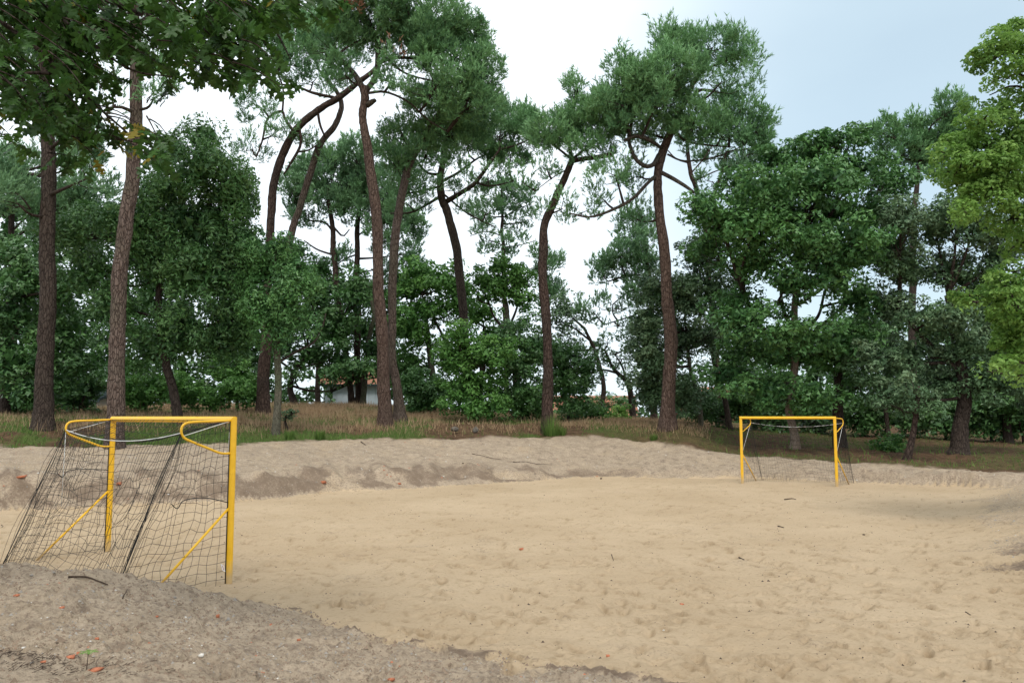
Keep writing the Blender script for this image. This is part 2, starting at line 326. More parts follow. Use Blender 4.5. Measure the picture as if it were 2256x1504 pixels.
def masks(x, y, s, nb, rb):
    n1 = fbm(x*2.2, y*2.2, 4, 21); n2 = fbm(x*.9, y*.9, 3, 31)
    soil = np.maximum(sstep(-.05, .05, s-.03+(n1-.5)*.06), sstep(-.10, .16, nb+(n1-.5)*.7))
    soil = np.maximum(soil, .5*sstep(.2, 1.4, rb+(n1-.5)*1.5)*sstep(3, 16, y+n2*4))
    pale = sstep(.50, .66, fbm(x*.6+3, y*.6, 3, 41)); soil = soil*(1-.4*pale*(nb < 0))
    px = CX+F*x/np.maximum(y, 3)
    veg = sstep(-.05, .05, s-2.0+(n1-.5)*.22)
    dn = fbm(px*.018+s*1.1, s*1.2, 3, 51)
    damp = .7*sstep(.04, .14, s+(n1-.5)*.2)*sstep(1.22, .98, s+(dn-.5)*1.1)*sstep(.30, .42, dn)*np.interp(px, [-200, 60, 500, 1350, 1480, 1750, 1900, 2100, 2200], [.8, .9, .95, .9, .15, .1, .5, .5, .1])
    damp = np.maximum(damp, .8*np.exp(-((nb-.02)/.09)**2)*sstep(.46, .60, fbm(x*6, y*6, 2, 79)))
    damp = np.maximum(damp, .75*sstep(.0, .25, nb+(n1-.5)*.5)*sstep(.62, .5, nb*.5+n1)*sstep(.45, .6, n1)*sstep(.9, .2, nb))
    damp = np.maximum(damp, sstep(.4, .9, rb)*sstep(3.2, 1.2, rb)*sstep(.5, .6, n1)*sstep(13.2, 12, y)*sstep(8.5, 10.5, y)*.6)
    damp = np.clip(damp, 0, 1)*(1-veg)
    grn = veg*sstep(.44, .60, fbm(x*.5+9, y*.5, 4, 61))*np.interp(px, [0, 500, 1250, 1450, 1700, 2100], [.9, .9, .8, .25, .35, .25])
    return soil, veg, damp, grn
def relief(x, y, s, nb, rb, soil, veg):
    sandy = 1-np.clip(soil+veg, 0, 1)
    r = (fbm(x*1.1, y*1.6, 3, 71)-.5)*.06 + (fbm(x*2.6, y*4.4, 3, 72)-.5)*.032 + (fbm(x*9, y*12, 2, 73)-.5)*.012
    so = (fbm(x*2.0, y*2.4, 3, 74)-.5)*.12 + (fbm(x*6, y*8, 3, 75)-.5)*.06 + np.abs(fbm(x*15, y*17, 2, 76)-.5)*.028*(.4+1.2*sstep(.4, .6, fbm(x*1.5, y*1.5, 2, 80)))
    ve = (fbm(x*.8, y*.8, 3, 77)-.5)*.3 + (fbm(x*5, y*5, 2, 78)-.5)*.08
    soil_only = np.clip(soil, 0, 1)*(1-veg)
    near = sstep(.0, .15, nb)
    h = r*sandy + so*soil_only*np.where(nb > 0, 1.0, .7) + ve*veg
    # crumbled lip where the heaped soil meets the sand, slumps on the far scarp
    h += .035*np.exp(-((nb-.05)/.11)**2)*sstep(.35, .6, fbm(x*6, y*6, 2, 79))
    px = CX+F*x/np.maximum(y, 3)
    h += (fbm(px*.022+s*1.2, s*1.3, 2, 52)-.5)*.45*sstep(.1, .6, s)*sstep(1.9, .9, s)
    h += np.exp(-((s-1.05)/.16)**2)*.12*(fbm(px*.02, s*3, 2, 53))
    return h
ncol, us = 720, .76
U = np.linspace(-us, us, ncol)
ys = [3.2]
while ys[-1] < 120: ys.append(ys[-1]*(1.0052 if ys[-1] < 38 else 1.03))
Yr = np.array(ys); XX = U[None]*Yr[:, None]; YY = np.repeat(Yr[:, None], ncol, 1)
z0, s0, nb0, rb0 = terrain(XX, YY); soil0, veg0, damp0, grn0 = masks(XX, YY, s0, nb0, rb0)
ZZ = z0+relief(XX, YY, s0, nb0, rb0, soil0, veg0)
# footprints and scuffs trodden into the sand
rs = np.random.default_rng(3); SC = np.zeros_like(ZZ)
for _ in range(7500):
    fy = 6.0+22*rs.random()**1.25; fx = (rs.random()*2-1)*.68*fy; a = rs.random()*math.pi; l, wd = rs.uniform(.06, .16), rs.uniform(.03, .065); dep = .006+.036*rs.random()**2.2
    R_ = .34; j0, j1 = np.searchsorted(Yr, [fy-R_, fy+R_]); 
    if j1-j0 < 2: continue
    i0 = max(0, int((((fx-R_)/fy)+us)/(2*us)*(ncol-1))); i1 = min(ncol, int((((fx+R_)/fy)+us)/(2*us)*(ncol-1))+2)
    if i1-i0 < 2: continue
    X_, Y_ = XX[j0:j1, i0:i1]-fx, YY[j0:j1, i0:i1]-fy; p_, q_ = X_*math.cos(a)+Y_*math.sin(a), -X_*math.sin(a)+Y_*math.cos(a)
    d2 = (p_/l)**2+(q_/wd)**2; g_ = -dep*np.exp(-d2*1.2)+dep*.55*np.exp(-((np.sqrt(d2)-1.45)/.35)**2)*(p_ > -l*.3)
    ZZ[j0:j1, i0:i1] += g_*(1-veg0[j0:j1, i0:i1])*(s0[j0:j1, i0:i1] < .1)
    if _ % 3: SC[j0:j1, i0:i1] = np.maximum(SC[j0:j1, i0:i1], min(1, .30+dep*22)*np.exp(-(((p_/l)**2+((q_+wd*.7)/(wd*.6))**2)))*(.3+.7*vnoise(XX[j0:j1, i0:i1]*30, YY[j0:j1, i0:i1]*22, 4)))
nr_ = len(Yr); idx = np.arange(nr_*ncol).reshape(nr_, ncol)
Q = np.stack([idx[:-1, :-1], idx[:-1, 1:], idx[1:, 1:], idx[1:, :-1]], -1).reshape(-1, 4)
Vt = np.stack([XX, YY, ZZ], -1).reshape(-1, 3); At = {k: v.ravel() for k, v in (('soil', soil0), ('veg', veg0), ('damp', damp0), ('green', grn0), ('scuff', SC*.95))}
vq = veg0.ravel()[Q].mean(1) > .5; bq = (~vq) & (((s0.ravel()[Q].mean(1) > .03)) | (nb0.ravel()[Q].mean(1) > .0) | (rb0.ravel()[Q].mean(1) > .6))
for nm, sel in (('sand', (~vq) & (~bq)), ('sand_bank', bq), ('forest_floor', vq)):
    q = Q[sel]; used, inv = np.unique(q, return_inverse=True)
    me = mesh_np(nm, Vt[used], inv.reshape(q.shape), M['ground'], True, attrs={k: v[used] for k, v in At.items()})
    tag(place(nm, me), kind='structure')
# the land around, one coarse sheet a little below
gx = np.concatenate([-np.geomspace(700, 20, 26), np.linspace(-18, 18, 37), np.geomspace(20, 700, 26)]); gy = np.concatenate([[-400, -200, -90, -45, -25, -15], np.linspace(-10, 60, 71), np.geomspace(63, 1000, 22)])
GX, GY = np.meshgrid(gx, gy); gz, gs, gn, gr = terrain(GX, GY); a_, b_, c_, d_ = masks(GX, GY, gs, gn, gr)
ins = (np.abs(GX) < .76*GY+1.0) & (GY > 1.5) & (GY < 121); gz = gz-np.where(ins, .5, .06)
id2 = np.arange(gx.size*gy.size).reshape(gy.size, gx.size); Q2 = np.stack([id2[:-1, :-1], id2[:-1, 1:], id2[1:, 1:], id2[1:, :-1]], -1).reshape(-1, 4)
me = mesh_np('ground', np.stack([GX, GY, gz], -1).reshape(-1, 3), Q2, M['ground'], True, attrs={'soil': a_.ravel(), 'veg': np.maximum(b_, (GY < -6)*1.).ravel(), 'damp': c_.ravel(), 'green': d_.ravel()})
tag(place('ground', me), kind='structure')

# ------------------------------------------------------------------ foliage
def tufts(cen, dr, size, nn, wid, rng, tints):
    """bottle-brush shoots of pine needles: nn sliver triangles each"""
    n = len(cen); c = np.repeat(cen, nn, 0); d = np.repeat(dr, nn, 0); s = np.repeat(size, nn)
    r = nrm(rng.normal(size=(n*nn, 3))); nd = nrm(d*.95+r*.72); t = rng.random(n*nn)
    b = c+d*(s*t*1.2)[:, None]; tip = b+nd*(s*rng.uniform(.6, .95, n*nn))[:, None]
    sd = nrm(np.cross(nd, rng.normal(size=(n*nn, 3))))*(wid*.5*s/.2)[:, None]
    V = np.stack([b+sd, b-sd, tip], 1).reshape(-1, 3); tt = np.clip(np.repeat(tints, nn)+rng.normal(0, .12, n*nn), 0, 1)
    return V, np.arange(len(V)).reshape(-1, 3), tt
def leaves(cen, nd, size, asp, rng, tints, kite=False):
    n = len(cen); a = nrm(np.cross(nd, rng.normal(size=(n, 3)))); b = np.cross(nd, a)
    s = size[:, None]; 
    if kite:
        V = np.stack([cen-a*s*.5, cen+b*s*asp*.5-a*s*.05+nd*s*.12, cen+a*s*.5, cen-b*s*asp*.5-a*s*.05+nd*s*.12], 1).reshape(-1, 3)
        return V, np.arange(len(V)).reshape(-1, 4), tints
    V = np.stack([cen-a*s*.5, cen+a*s*.1+b*s*asp*.6, cen+a*s*.5-b*s*asp*.3], 1).reshape(-1, 3)
    return V, np.arange(len(V)).reshape(-1, 3), tints
SEED = [100]
def crown(blobs, depth, kind, rng, clump=.5, cov=7.2, size=.19, thick=1.0, wid=.038, nn=8, asp=.7, droop=0.0, kite=False, core=True, flat=.7):
    """blobs: (px, py, rx, ry[, density[, depth offset]]) -> vertices, faces, tints, clump centres, blob centres"""
    Vs, Fs, Ts, n0 = [], [], [], 0; clumps = []; bc = []
    if kind == 'pine': blobs = [(b[0], b[1], b[2]*1.1, b[3]*1.1)+tuple(b[4:]) for b in blobs]
    xs = [b[0] for b in blobs]; half = (max(b[0]+b[2] for b in blobs)-min(b[0]-b[2] for b in blobs))/2*depth/F
    for b in blobs:
        den = b[4] if len(b) > 4 else 1.0; off = b[5] if len(b) > 5 else rng.uniform(-.62, .3)*half*thick*.6
        Yb = depth+off; k = depth/F; rx, rz = b[2]*k, b[3]*k; ry = max(min((rx+rz)/2, 2.6)*thick, .3)
        c = P(b[0], b[1], Yb); bc.append((c, np.array([rx, ry, rz]), den))
        if kind == 'far': pass
        ncl = max(3, int((1.35 if kind == 'pine' else 2.1)*(rx*rz+rx*ry+ry*rz)/(clump*clump)*.8*min(1, den*1.2)))
        d = nrm(rng.normal(size=(ncl, 3))); rad = .35+.65*rng.random(ncl)**.5+rng.normal(0, .05, ncl)
        cc = c+d*rad[:, None]*np.array([rx, ry, rz])*.94
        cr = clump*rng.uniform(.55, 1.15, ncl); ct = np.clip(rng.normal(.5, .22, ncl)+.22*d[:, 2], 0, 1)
        clumps.append((cc, c))
        area = math.pi*(rx*rz+ry*rz)/2*2.2
        if kind == 'pine':
            n = int(cov*den*area/(nn*size*wid*.5)*.56); i = rng.integers(0, ncl, n)
            dd = nrm(rng.normal(size=(n, 3))+np.array([0, 0, .35])+.45*d[i]); pos = cc[i]+dd*(cr[i]*(.35+.65*rng.random(n)**.6))[:, None]*np.array([1, 1, flat])
            up_ = (dd[:, 2] > .35)&(rng.random(n) < .22); pos[up_, 2] += rng.uniform(.05, .38, up_.sum())
            sd = nrm(dd*.6+np.array([0, 0, .75])+rng.normal(size=(n, 3))*.25)
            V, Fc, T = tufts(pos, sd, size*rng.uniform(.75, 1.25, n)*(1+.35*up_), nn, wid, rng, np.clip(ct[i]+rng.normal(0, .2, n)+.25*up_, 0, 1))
        else:
            n = int(cov*den*area/(size*size*asp*.42)*.5); i = rng.integers(0, ncl, n)
            dd = nrm(rng.normal(size=(n, 3))+np.array([0, 0, .25])+.3*d[i]); pos = cc[i]+dd*(cr[i]*(.45+.55*rng.random(n)**.5))[:, None]*np.array([1, 1, flat])
            if droop: pos[:, 2] -= droop*rng.random(n)**2*cr[i]*2.2; 
            nd = nrm(dd*.6+np.array([0, 0, .55])*(1-droop)+rng.normal(size=(n, 3))*.55)
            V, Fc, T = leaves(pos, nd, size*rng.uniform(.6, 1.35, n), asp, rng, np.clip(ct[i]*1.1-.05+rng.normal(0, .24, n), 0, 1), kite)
            if core and den >= .8 and not kite:  # larger dark-tinted leaves added inside the crown to block light
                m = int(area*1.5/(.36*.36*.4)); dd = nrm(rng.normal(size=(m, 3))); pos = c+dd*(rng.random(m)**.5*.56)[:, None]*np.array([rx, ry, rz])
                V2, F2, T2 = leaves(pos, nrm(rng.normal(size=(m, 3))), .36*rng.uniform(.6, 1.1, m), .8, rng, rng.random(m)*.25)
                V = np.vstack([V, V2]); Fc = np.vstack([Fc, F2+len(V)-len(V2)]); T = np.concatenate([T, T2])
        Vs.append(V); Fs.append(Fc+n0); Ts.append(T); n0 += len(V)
    return np.vstack(Vs), np.vstack(Fs), np.concatenate(Ts), clumps, bc
def wpts(pts, depth):
    return np.array([P(p[0], p[1], depth+(p[3] if len(p) > 3 else 0)) for p in pts]), np.array([p[2]*depth/F/2 for p in pts])
def tree(name, label, depth, trunk, limbs, blobs, kind='pine', mat='pine', bk='bark_red', lbk=None, lr=.8, group=None, cat='tree', rust=None, twigs=True, auto=True, base=True, **kw):
    SEED[0] += 1; rng = np.random.default_rng(SEED[0])
    skel = []; lbk = lbk or ({'bark_red': 'bark_limb', 'bark_grey': 'bark_limb', 'bark_brown': 'bark_brown'}.get(bk, 'bark_dark') if kind == 'pine' else 'bark_dark')
    if trunk:
        tp, tr = wpts(trunk, depth)
        if base:
            gz_ = height(tp[0, 0], tp[0, 1]); tp[0, 2] = gz_-.05
        loc = tp[0].copy()
    else:
        b0 = blobs[0]; c0 = P(b0[0], b0[1], depth); loc = np.array([c0[0], depth, height(c0[0], depth)])
    root = rooted(name, loc, label, cat, group)
    if trunk:
        ln = np.linalg.norm(np.diff(tp, axis=0), axis=1).sum(); n = max(10, int(ln/.16))
        q = spline(tp, n); r = .84*np.interp(np.linspace(0, 1, n), np.linspace(0, 1, len(tr)), tr)
        q[:, 0] += (vnoise(np.arange(n)*.12, np.zeros(n), SEED[0])-.5)*.10*sstep(0, 6, np.arange(n)); 
        if base: r = r*(1+.35*np.exp(-np.arange(n)*.16/.35)); q = np.vstack([q[:1]-[0, 0, .25], q]); r = np.concatenate([[r[0]*1.1], r])
        mb = MB(); mb.tube(q, r, 14, True, .09, SEED[0]); mb.build('trunk', M[bk], root)
        skel += [(a, rr) for a, rr in zip(q[len(q)//3:], r[len(q)//3:])]
    for lp in limbs:
        p_, r_ = wpts(lp, depth); n = max(6, int(np.linalg.norm(np.diff(p_, axis=0), axis=1).sum()/.2)); q = spline(p_, n); r = np.interp(np.linspace(0, 1, n), np.linspace(0, 1, len(r_)), r_)
        mb = MB(); mb.tube(q, r*lr, 9, True, .1, SEED[0]+n); mb.build('limb', M[lbk], root); skel += [(a, rr) for a, rr in zip(q[2:], r[2:])]
    V, Fc, T, clumps, bc = crown(blobs, depth, kind, rng, **kw)
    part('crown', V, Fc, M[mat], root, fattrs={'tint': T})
    if rust:
        V, Fc, T, _, _ = crown(rust, depth-1.2, kind, rng, **kw); tag(part('dead_shoots', V, Fc, M['rust'], root, fattrs={'tint': T}), kind='stuff')
    if skel and twigs:
        S = np.array([a for a, _ in skel]); mb = MB()
        for (c, rad, den), (cc, _) in zip(bc, clumps):
            dz = S[:, 2]-c[2]; cost = np.linalg.norm(S-c, axis=1)+np.maximum(dz+.2, 0)*1.5
            a = S[np.argmin(cost)]; end = c; mid = (a+end)/2+rng.normal(0, .12, 3)*np.linalg.norm(end-a)*.5+np.array([0, 0, -.06])*np.linalg.norm(end-a)
            big = .045+.012*np.linalg.norm(end-a)
            if auto:
                q = spline([a, mid, end], 8); mb.tube(q, np.linspace(big, .025, 8), 5, False)
            k = min(len(cc), 26 if kind == 'pine' else 9)
            for j in rng.choice(len(cc), k, replace=False):
                t = rng.random(); s_ = a*(1-t)*.45+end*(1-(1-t)*.45) if auto else end
                e = cc[j]; m_ = (s_+e)/2+rng.normal(0, .10, 3)*np.linalg.norm(e-s_); mb.tube(spline([s_, m_, e], 5), np.linspace(.022, .009, 5), 3, False)
        if mb.n: tag(mb.build('twigs', M['bark_dark'], root), kind='stuff')
    return root
PG = 'tall pines standing round the sand pitch'
# ---- the pines, left to right
tree('pine_tree', 'thick dark-trunked pine, leftmost tall trunk, its foot in dry grass', 27, [(95, 925, 50), (100, 780, 42), (105, 600, 40), (108, 420, 38), (105, 300, 34), (95, 180, 30), (100, 40, 26)],
     [[(108, 330, 12), (150, 300, 9, -1), (215, 290, 5, -1.5)], [(104, 270, 12), (40, 230, 9, .5), (-40, 240, 5, 1)], [(100, 150, 14), (180, 90, 9, 1), (260, 60, 5, 1)]],
     [(60, 110, 120, 70, .6), (220, 40, 110, 60, .6), (150, -60, 170, 60, .7), (330, 110, 60, 45, .5), (20, 380, 60, 60, .6), (40, 450, 70, 45, .5), (200, 390, 60, 35, .4)], bk='bark_dark', group=PG, mat='pine_far')
tree('pine_tree', 'pine with tall bare grey-brown trunk rising right behind the near goal', 24.5, [(255, 925, 44), (255, 800, 41), (262, 650, 39), (278, 500, 38), (288, 400, 36), (300, 300, 33), (300, 210, 30), (296, 120, 27), (300, 0, 24), (310, -120, 20)],
     [[(299, 250, 12), (260, 235, 8, -.6), (215, 250, 4, -1)], [(300, 60, 14), (370, 0, 9, 1), (440, -40, 5, 1)]],
     [(330, -120, 190, 70, .8), (180, -70, 120, 60, .7), (460, -80, 100, 50, .7), (340, 215, 45, 30, .5), (255, 230, 30, 25, .3)], bk='bark_grey', group=PG)
tree('pine_tree', 'pine with dark trunk leaning right in an arc under the highest crown', 38, [(580, 903, 34), (583, 800, 30), (590, 650, 24), (596, 500, 21), (600, 430, 22), (622, 345, 21), (655, 285, 20), (700, 245, 18), (745, 215, 17), (790, 180, 14), (830, 150, 12)],
     [[(648, 292, 9), (628, 262, 8), (620, 245, 8), (590, 262, 7, -.4), (578, 310, 5, -.6), (565, 345, 4, -.8)], [(622, 250, 6), (624, 200, 5), (612, 160, 4)], [(660, 282, 8), (662, 320, 8), (640, 360, 7), (625, 385, 4)],
      [(700, 245, 8), (705, 275, 7), (716, 302, 5)], [(735, 215, 9), (690, 205, 8), (650, 190, 6), (600, 185, 4)]],
     [(565, 230, 45, 45, .25), (600, 300, 60, 45, .25), (555, 330, 30, 40, .18), (690, 180, 70, 30, .4), (640, 130, 60, 50, .7), (700, 320, 60, 35, .2), (620, 60, 70, 60, .7)], bk='bark_brown', group=PG)
tree('pine_tree', 'slim pale pine stem leaning right across the arched dark trunk', 39, [(608, 700, 20), (640, 520, 19), (658, 460, 18), (680, 390, 18), (702, 325, 17), (735, 280, 16), (750, 240, 14), (745, 210, 12), (722, 178, 10)],
     [[(722, 178, 8), (722, 150, 6), (735, 100, 4)], [(722, 178, 7), (700, 150, 5), (690, 110, 3)]],
     [(720, 100, 55, 45, .8), (680, 60, 60, 50, .8), (760, 140, 40, 30, .5)], bk='bark_grey', group=PG, base=False)
tree('pine_tree', 'tallest pine in front, reddish trunk with a knob below its fork', 33.3, [(848, 936, 35), (846, 820, 34), (838, 700, 30), (832, 600, 28), (828, 480, 29), (820, 400, 28), (808, 320, 24), (797, 262, 20), (806, 222, 23), (800, 190, 20)],
     [[(808, 232, 18), (824, 222, 13, -.2), (828, 224, 4, -.3)], [(800, 195, 19), (782, 165, 16), (757, 138, 13, .4), (742, 118, 9, .6), (720, 60, 5, .8)], [(806, 200, 17), (826, 172, 17, .3), (832, 130, 15, .4), (828, 80, 13, .5), (808, 40, 10, .5), (790, 5, 7, .4)],
      [(832, 140, 11, .4), (870, 128, 10, .7), (920, 130, 8, 1), (980, 140, 4, 1.3)], [(826, 85, 8, .4), (780, 95, 7), (745, 120, 6, -.4)], [(828, 75, 7, .5), (870, 55, 5, 0), (930, 40, 3, -.5)],
      [(812, 205, 8), (850, 203, 7, .2), (900, 225, 6, .4), (940, 262, 5, .6), (985, 290, 4, .8)], [(832, 110, 9), (890, 160, 6, .6), (960, 180, 4, 1)]],
     [(890, 40, 100, 60), (980, 60, 70, 55, .9), (1000, 130, 85, 65), (905, 100, 80, 50), (820, 60, 70, 50, .9), (760, 40, 60, 55, .9), (720, 110, 70, 45, .7), (960, 190, 80, 38, .9), (1055, 170, 38, 60, .9), (1050, 80, 38, 40, .8), (760, 165, 50, 24, .5), (880, -40, 150, 60), (860, 165, 45, 25, .5), (1040, 230, 55, 40, .9)],
     bk='bark_red', group=PG, rust=[(790, 14, 22, 24, .35), (868, 110, 14, 10, .2)])
tree('pine_tree', 'grey-brown leaning pine just behind the tallest trunk, forking away right', 35.5, [(882, 928, 32), (872, 850, 24), (864, 760, 20), (863, 660, 22), (871, 540, 24), (884, 430, 22), (902, 365, 20), (925, 315, 18), (948, 278, 15), (975, 240, 11)],
     [[(912, 340, 9), (893, 310, 8), (880, 285, 6)], [(945, 285, 9), (985, 265, 7, .4), (1040, 250, 5, .8)]],
     [(990, 230, 85, 50), (930, 265, 60, 35, .6), (1050, 260, 70, 50), (890, 320, 55, 45, .9), (870, 370, 50, 40, .8), (1000, 300, 80, 40, .9)], bk='bark_grey', group=PG)
tree('pine_tree', 'near-black pine with candelabra limbs, its foot hidden by the round bushes', 41, [(1035, 900, 24), (1030, 800, 23), (1022, 720, 22), (1013, 620, 24), (1003, 540, 23), (985, 465, 22), (974, 430, 21), (973, 370, 17), (982, 320, 14), (990, 270, 10)],
     [[(982, 445, 15), (1015, 425, 13, -.5), (1045, 405, 12, -.8), (1072, 370, 9, -1), (1100, 330, 6, -1)], [(974, 430, 11), (945, 448, 8, .5), (905, 468, 6, 1), (860, 470, 4, 1.4)], [(972, 385, 10), (940, 380, 7, -.3), (915, 350, 5, -.6)],
      [(973, 400, 9), (1010, 380, 7, .5), (1060, 345, 5, .8), (1120, 330, 3, 1)], [(1045, 400, 7, -.6), (1080, 410, 5, -.5), (1130, 400, 3)], [(980, 430, 6), (1030, 470, 5), (1090, 500, 3)], [(973, 410, 7), (930, 420, 6), (880, 430, 3)]],
     [(1030, 320, 75, 42, .9), (1100, 300, 65, 42), (1150, 270, 45, 38, .9), (940, 340, 55, 35, .8), (900, 400, 50, 35, .6), (1120, 350, 50, 28, .7), (1000, 420, 60, 45, .25), (900, 450, 60, 25, .3), (1075, 395, 60, 30, .35), (1070, 470, 60, 40, .2), (1180, 300, 35, 30, .7)], bk='bark_dark', group=PG)
tree('pine_tree', 'pine with crooked trunk, ivy flecks and a sawn-off limb at the top', 34, [(1206, 925, 28), (1207, 830, 27), (1206, 740, 24), (1196, 650, 25), (1198, 560, 24), (1198, 495, 22), (1222, 440, 20), (1245, 395, 18), (1262, 352, 16)],
     [[(1260, 355, 14), (1285, 350, 13, -.4), (1320, 346, 13, -.8), (1347, 341, 13, -1)], [(1260, 355, 12), (1255, 310, 10, .3), (1262, 250, 7, .5), (1270, 200, 4, .6)], [(1262, 350, 9), (1300, 320, 7, .4), (1350, 290, 5, .6)], [(1258, 350, 7), (1220, 320, 6, .3), (1190, 300, 4)], [(1255, 370, 4), (1220, 390, 3), (1180, 420, 2)]],
     [(1262, 235, 28, 42, .7), (1272, 195, 22, 22, .5), (1235, 290, 60, 32, .9), (1305, 285, 65, 42), (1330, 240, 45, 32, .8), (1200, 300, 50, 30, .8), (1290, 330, 60, 18, .8), (1205, 370, 45, 25, .25), (1240, 460, 55, 30, .22), (1150, 400, 35, 25, .3)], bk='bark_brown', group=PG)
tree('pine_tree', 'broad-crowned pine with straight red-brown trunk left of the far goal', 34, [(1470, 936, 42), (1473, 850, 35), (1476, 750, 33), (1470, 650, 30), (1460, 540, 28), (1450, 440, 24), (1448, 385, 23), (1458, 340, 24), (1475, 300, 22), (1492, 255, 15), (1520, 200, 11), (1545, 150, 8)],
     [[(1452, 342, 14), (1440, 362, 13, -.4), (1422, 366, 12, -.7), (1400, 350, 11, -.9), (1386, 315, 9, -.8), (1384, 290, 6, -.6)], [(1447, 386, 12), (1425, 405, 10, -.4), (1395, 437, 9, -.7), (1350, 462, 8, -.8), (1300, 478, 6, -.7), (1255, 470, 4, -.5)],
      [(1452, 378, 13), (1480, 392, 11, -.3), (1510, 410, 10, -.5), (1530, 425, 8, -.6)], [(1462, 330, 9), (1430, 308, 12, -.9), (1400, 300, 11, -1.1), (1375, 310, 7, -1.2)], [(1500, 240, 10), (1540, 200, 9, .4), (1580, 205, 6, .6), (1640, 215, 3, .7)],
      [(1485, 285, 8), (1510, 310, 6), (1560, 320, 5), (1620, 325, 3)], [(1470, 340, 6), (1510, 355, 5), (1580, 345, 4), (1640, 320, 2)]],
     [(1490, 110, 55, 38), (1570, 105, 75, 38), (1635, 120, 42, 38, .9), (1480, 75, 25, 18, .8), (1370, 150, 42, 24, .9), (1415, 185, 70, 38), (1440, 240, 95, 42), (1500, 165, 70, 42), (1590, 180, 65, 25, .5), (1620, 205, 40, 12, .5), (1350, 265, 65, 45), (1420, 290, 80, 30), (1530, 270, 60, 38, .9), (1620, 255, 60, 35, .9), (1590, 300, 70, 28, .8), (1650, 300, 35, 30, .7), (1680, 280, 25, 30, .7), (1300, 250, 30, 28, .7), (1460, 190, 80, 50, 1, -2), (1380, 230, 70, 45, 1, -2), (1600, 240, 50, 22, .8), (1355, 385, 38, 24, .7), (1410, 390, 35, 30, .5), (1280, 470, 60, 22, .25), (1390, 475, 40, 30, .35), (1330, 440, 45, 22, .22)], bk='bark_red', group=PG)
# ---- pines further back
tree('pine_tree', 'thin curved pine, left one of three stems behind the white shed wall', 50, [(776, 888, 17), (768, 820, 16), (755, 730, 15), (741, 640, 14), (736, 560, 15), (733, 500, 13), (720, 420, 9)],
     [[(735, 512, 6), (715, 490, 6), (680, 485, 5), (655, 470, 3)], [(736, 562, 6), (700, 550, 5), (670, 530, 3)], [(735, 500, 6), (755, 520, 5), (770, 505, 3)]],
     [(700, 400, 60, 50), (760, 400, 60, 50), (680, 470, 45, 24, .5), (740, 455, 70, 30, .7), (650, 430, 40, 40, .8), (745, 345, 45, 25, .9)], bk='bark_brown', group=PG, mat='pine_far', size=.22, wid=.05)
tree('pine_tree', 'upright thin pine, middle one of three stems behind the white shed wall', 50.5, [(790, 884, 19), (788, 780, 17), (788, 680, 16), (786, 600, 15), (788, 500, 13), (790, 400, 8)],
     [[(788, 560, 5), (760, 570, 4), (735, 590, 3)], [(788, 520, 5), (815, 500, 4), (850, 490, 3)]],
     [(790, 360, 50, 50, .9), (840, 420, 55, 45, .9), (800, 470, 50, 35, .7), (880, 500, 60, 35, .7), (770, 570, 35, 22, .5), (900, 560, 50, 30, .6), (840, 590, 30, 20, .5)], bk='bark_brown', group=PG, mat='pine_far', size=.22, wid=.05)
tree('pine_tree', 'pale lichened pine stem leaning right, right one of three behind the shed', 50.2, [(799, 880, 14), (806, 800, 13), (816, 730, 12), (824, 690, 10), (812, 640, 7), (800, 610, 5)], [], [(850, 520, 45, 40, .5), (880, 470, 40, 30, .5)], bk='bark_pale', group=PG, mat='pine_far', size=.22, wid=.05, auto=False)
tree('pine_tree', 'airy thin pine with whorled twigs between the black pine and the ivy pine', 52, [(1118, 880, 13), (1112, 700, 12), (1108, 560, 10), (1105, 470, 7), (1104, 400, 4)],
     [[(1108, 520, 4), (1070, 510, 3), (1035, 520, 2)], [(1107, 480, 4), (1140, 460, 3), (1170, 450, 2)], [(1108, 545, 4), (1145, 540, 3), (1180, 530, 2)]],
     [(1105, 430, 35, 28, .7), (1140, 430, 30, 22, .8), (1070, 470, 38, 28, .5), (1150, 490, 35, 30, .45), (1080, 530, 45, 25, .35), (1140, 545, 45, 20, .3), (1200, 600, 30, 50, .6), (1215, 660, 25, 40, .6)], bk='bark_brown', group=PG, mat='pine_far', size=.22, wid=.05)
tree('pine_tree', 'light green pine spreading left from behind the broad-crowned one', 47, [(1440, 900, 16), (1436, 740, 15), (1432, 620, 13), (1424, 560, 9), (1418, 500, 6)],
     [[(1432, 610, 6), (1390, 605, 5), (1340, 620, 4)], [(1433, 640, 6), (1390, 640, 5), (1350, 670, 3)], [(1434, 680, 6), (1380, 700, 4), (1330, 715, 3)]],
     [(1400, 500, 45, 30, .8), (1365, 560, 45, 28, .8), (1330, 610, 35, 24, .9), (1400, 590, 50, 30, .7), (1430, 540, 35, 40, .7), (1350, 670, 60, 20, .45), (1310, 690, 30, 18, .5), (1410, 650, 45, 25, .7), (1370, 720, 50, 15, .3)], bk='bark_brown', group=PG, mat='pine_far', size=.22, wid=.05)
tree('pine_tree', 'thin forked pine showing between the broad pine crown and the big oak', 46, [(1590, 900, 18), (1570, 700, 16), (1556, 520, 15), (1545, 450, 14), (1528, 400, 12), (1516, 340, 10), (1512, 280, 6)],
     [[(1548, 462, 11), (1572, 430, 10), (1590, 380, 8), (1600, 335, 5)], [(1520, 360, 5), (1490, 350, 4), (1470, 330, 3)], [(1530, 400, 5), (1570, 380, 4), (1600, 370, 2)], [(1524, 380, 5), (1550, 350, 4), (1570, 320, 2)]],
     [(1510, 300, 45, 35, .35), (1560, 330, 45, 30, .35), (1600, 350, 45, 35, .6), (1650, 340, 40, 30, .7), (1680, 320, 25, 20, .6), (1570, 400, 30, 25, .25)], bk='bark_brown', group=PG, mat='pine_far', size=.22, wid=.05)
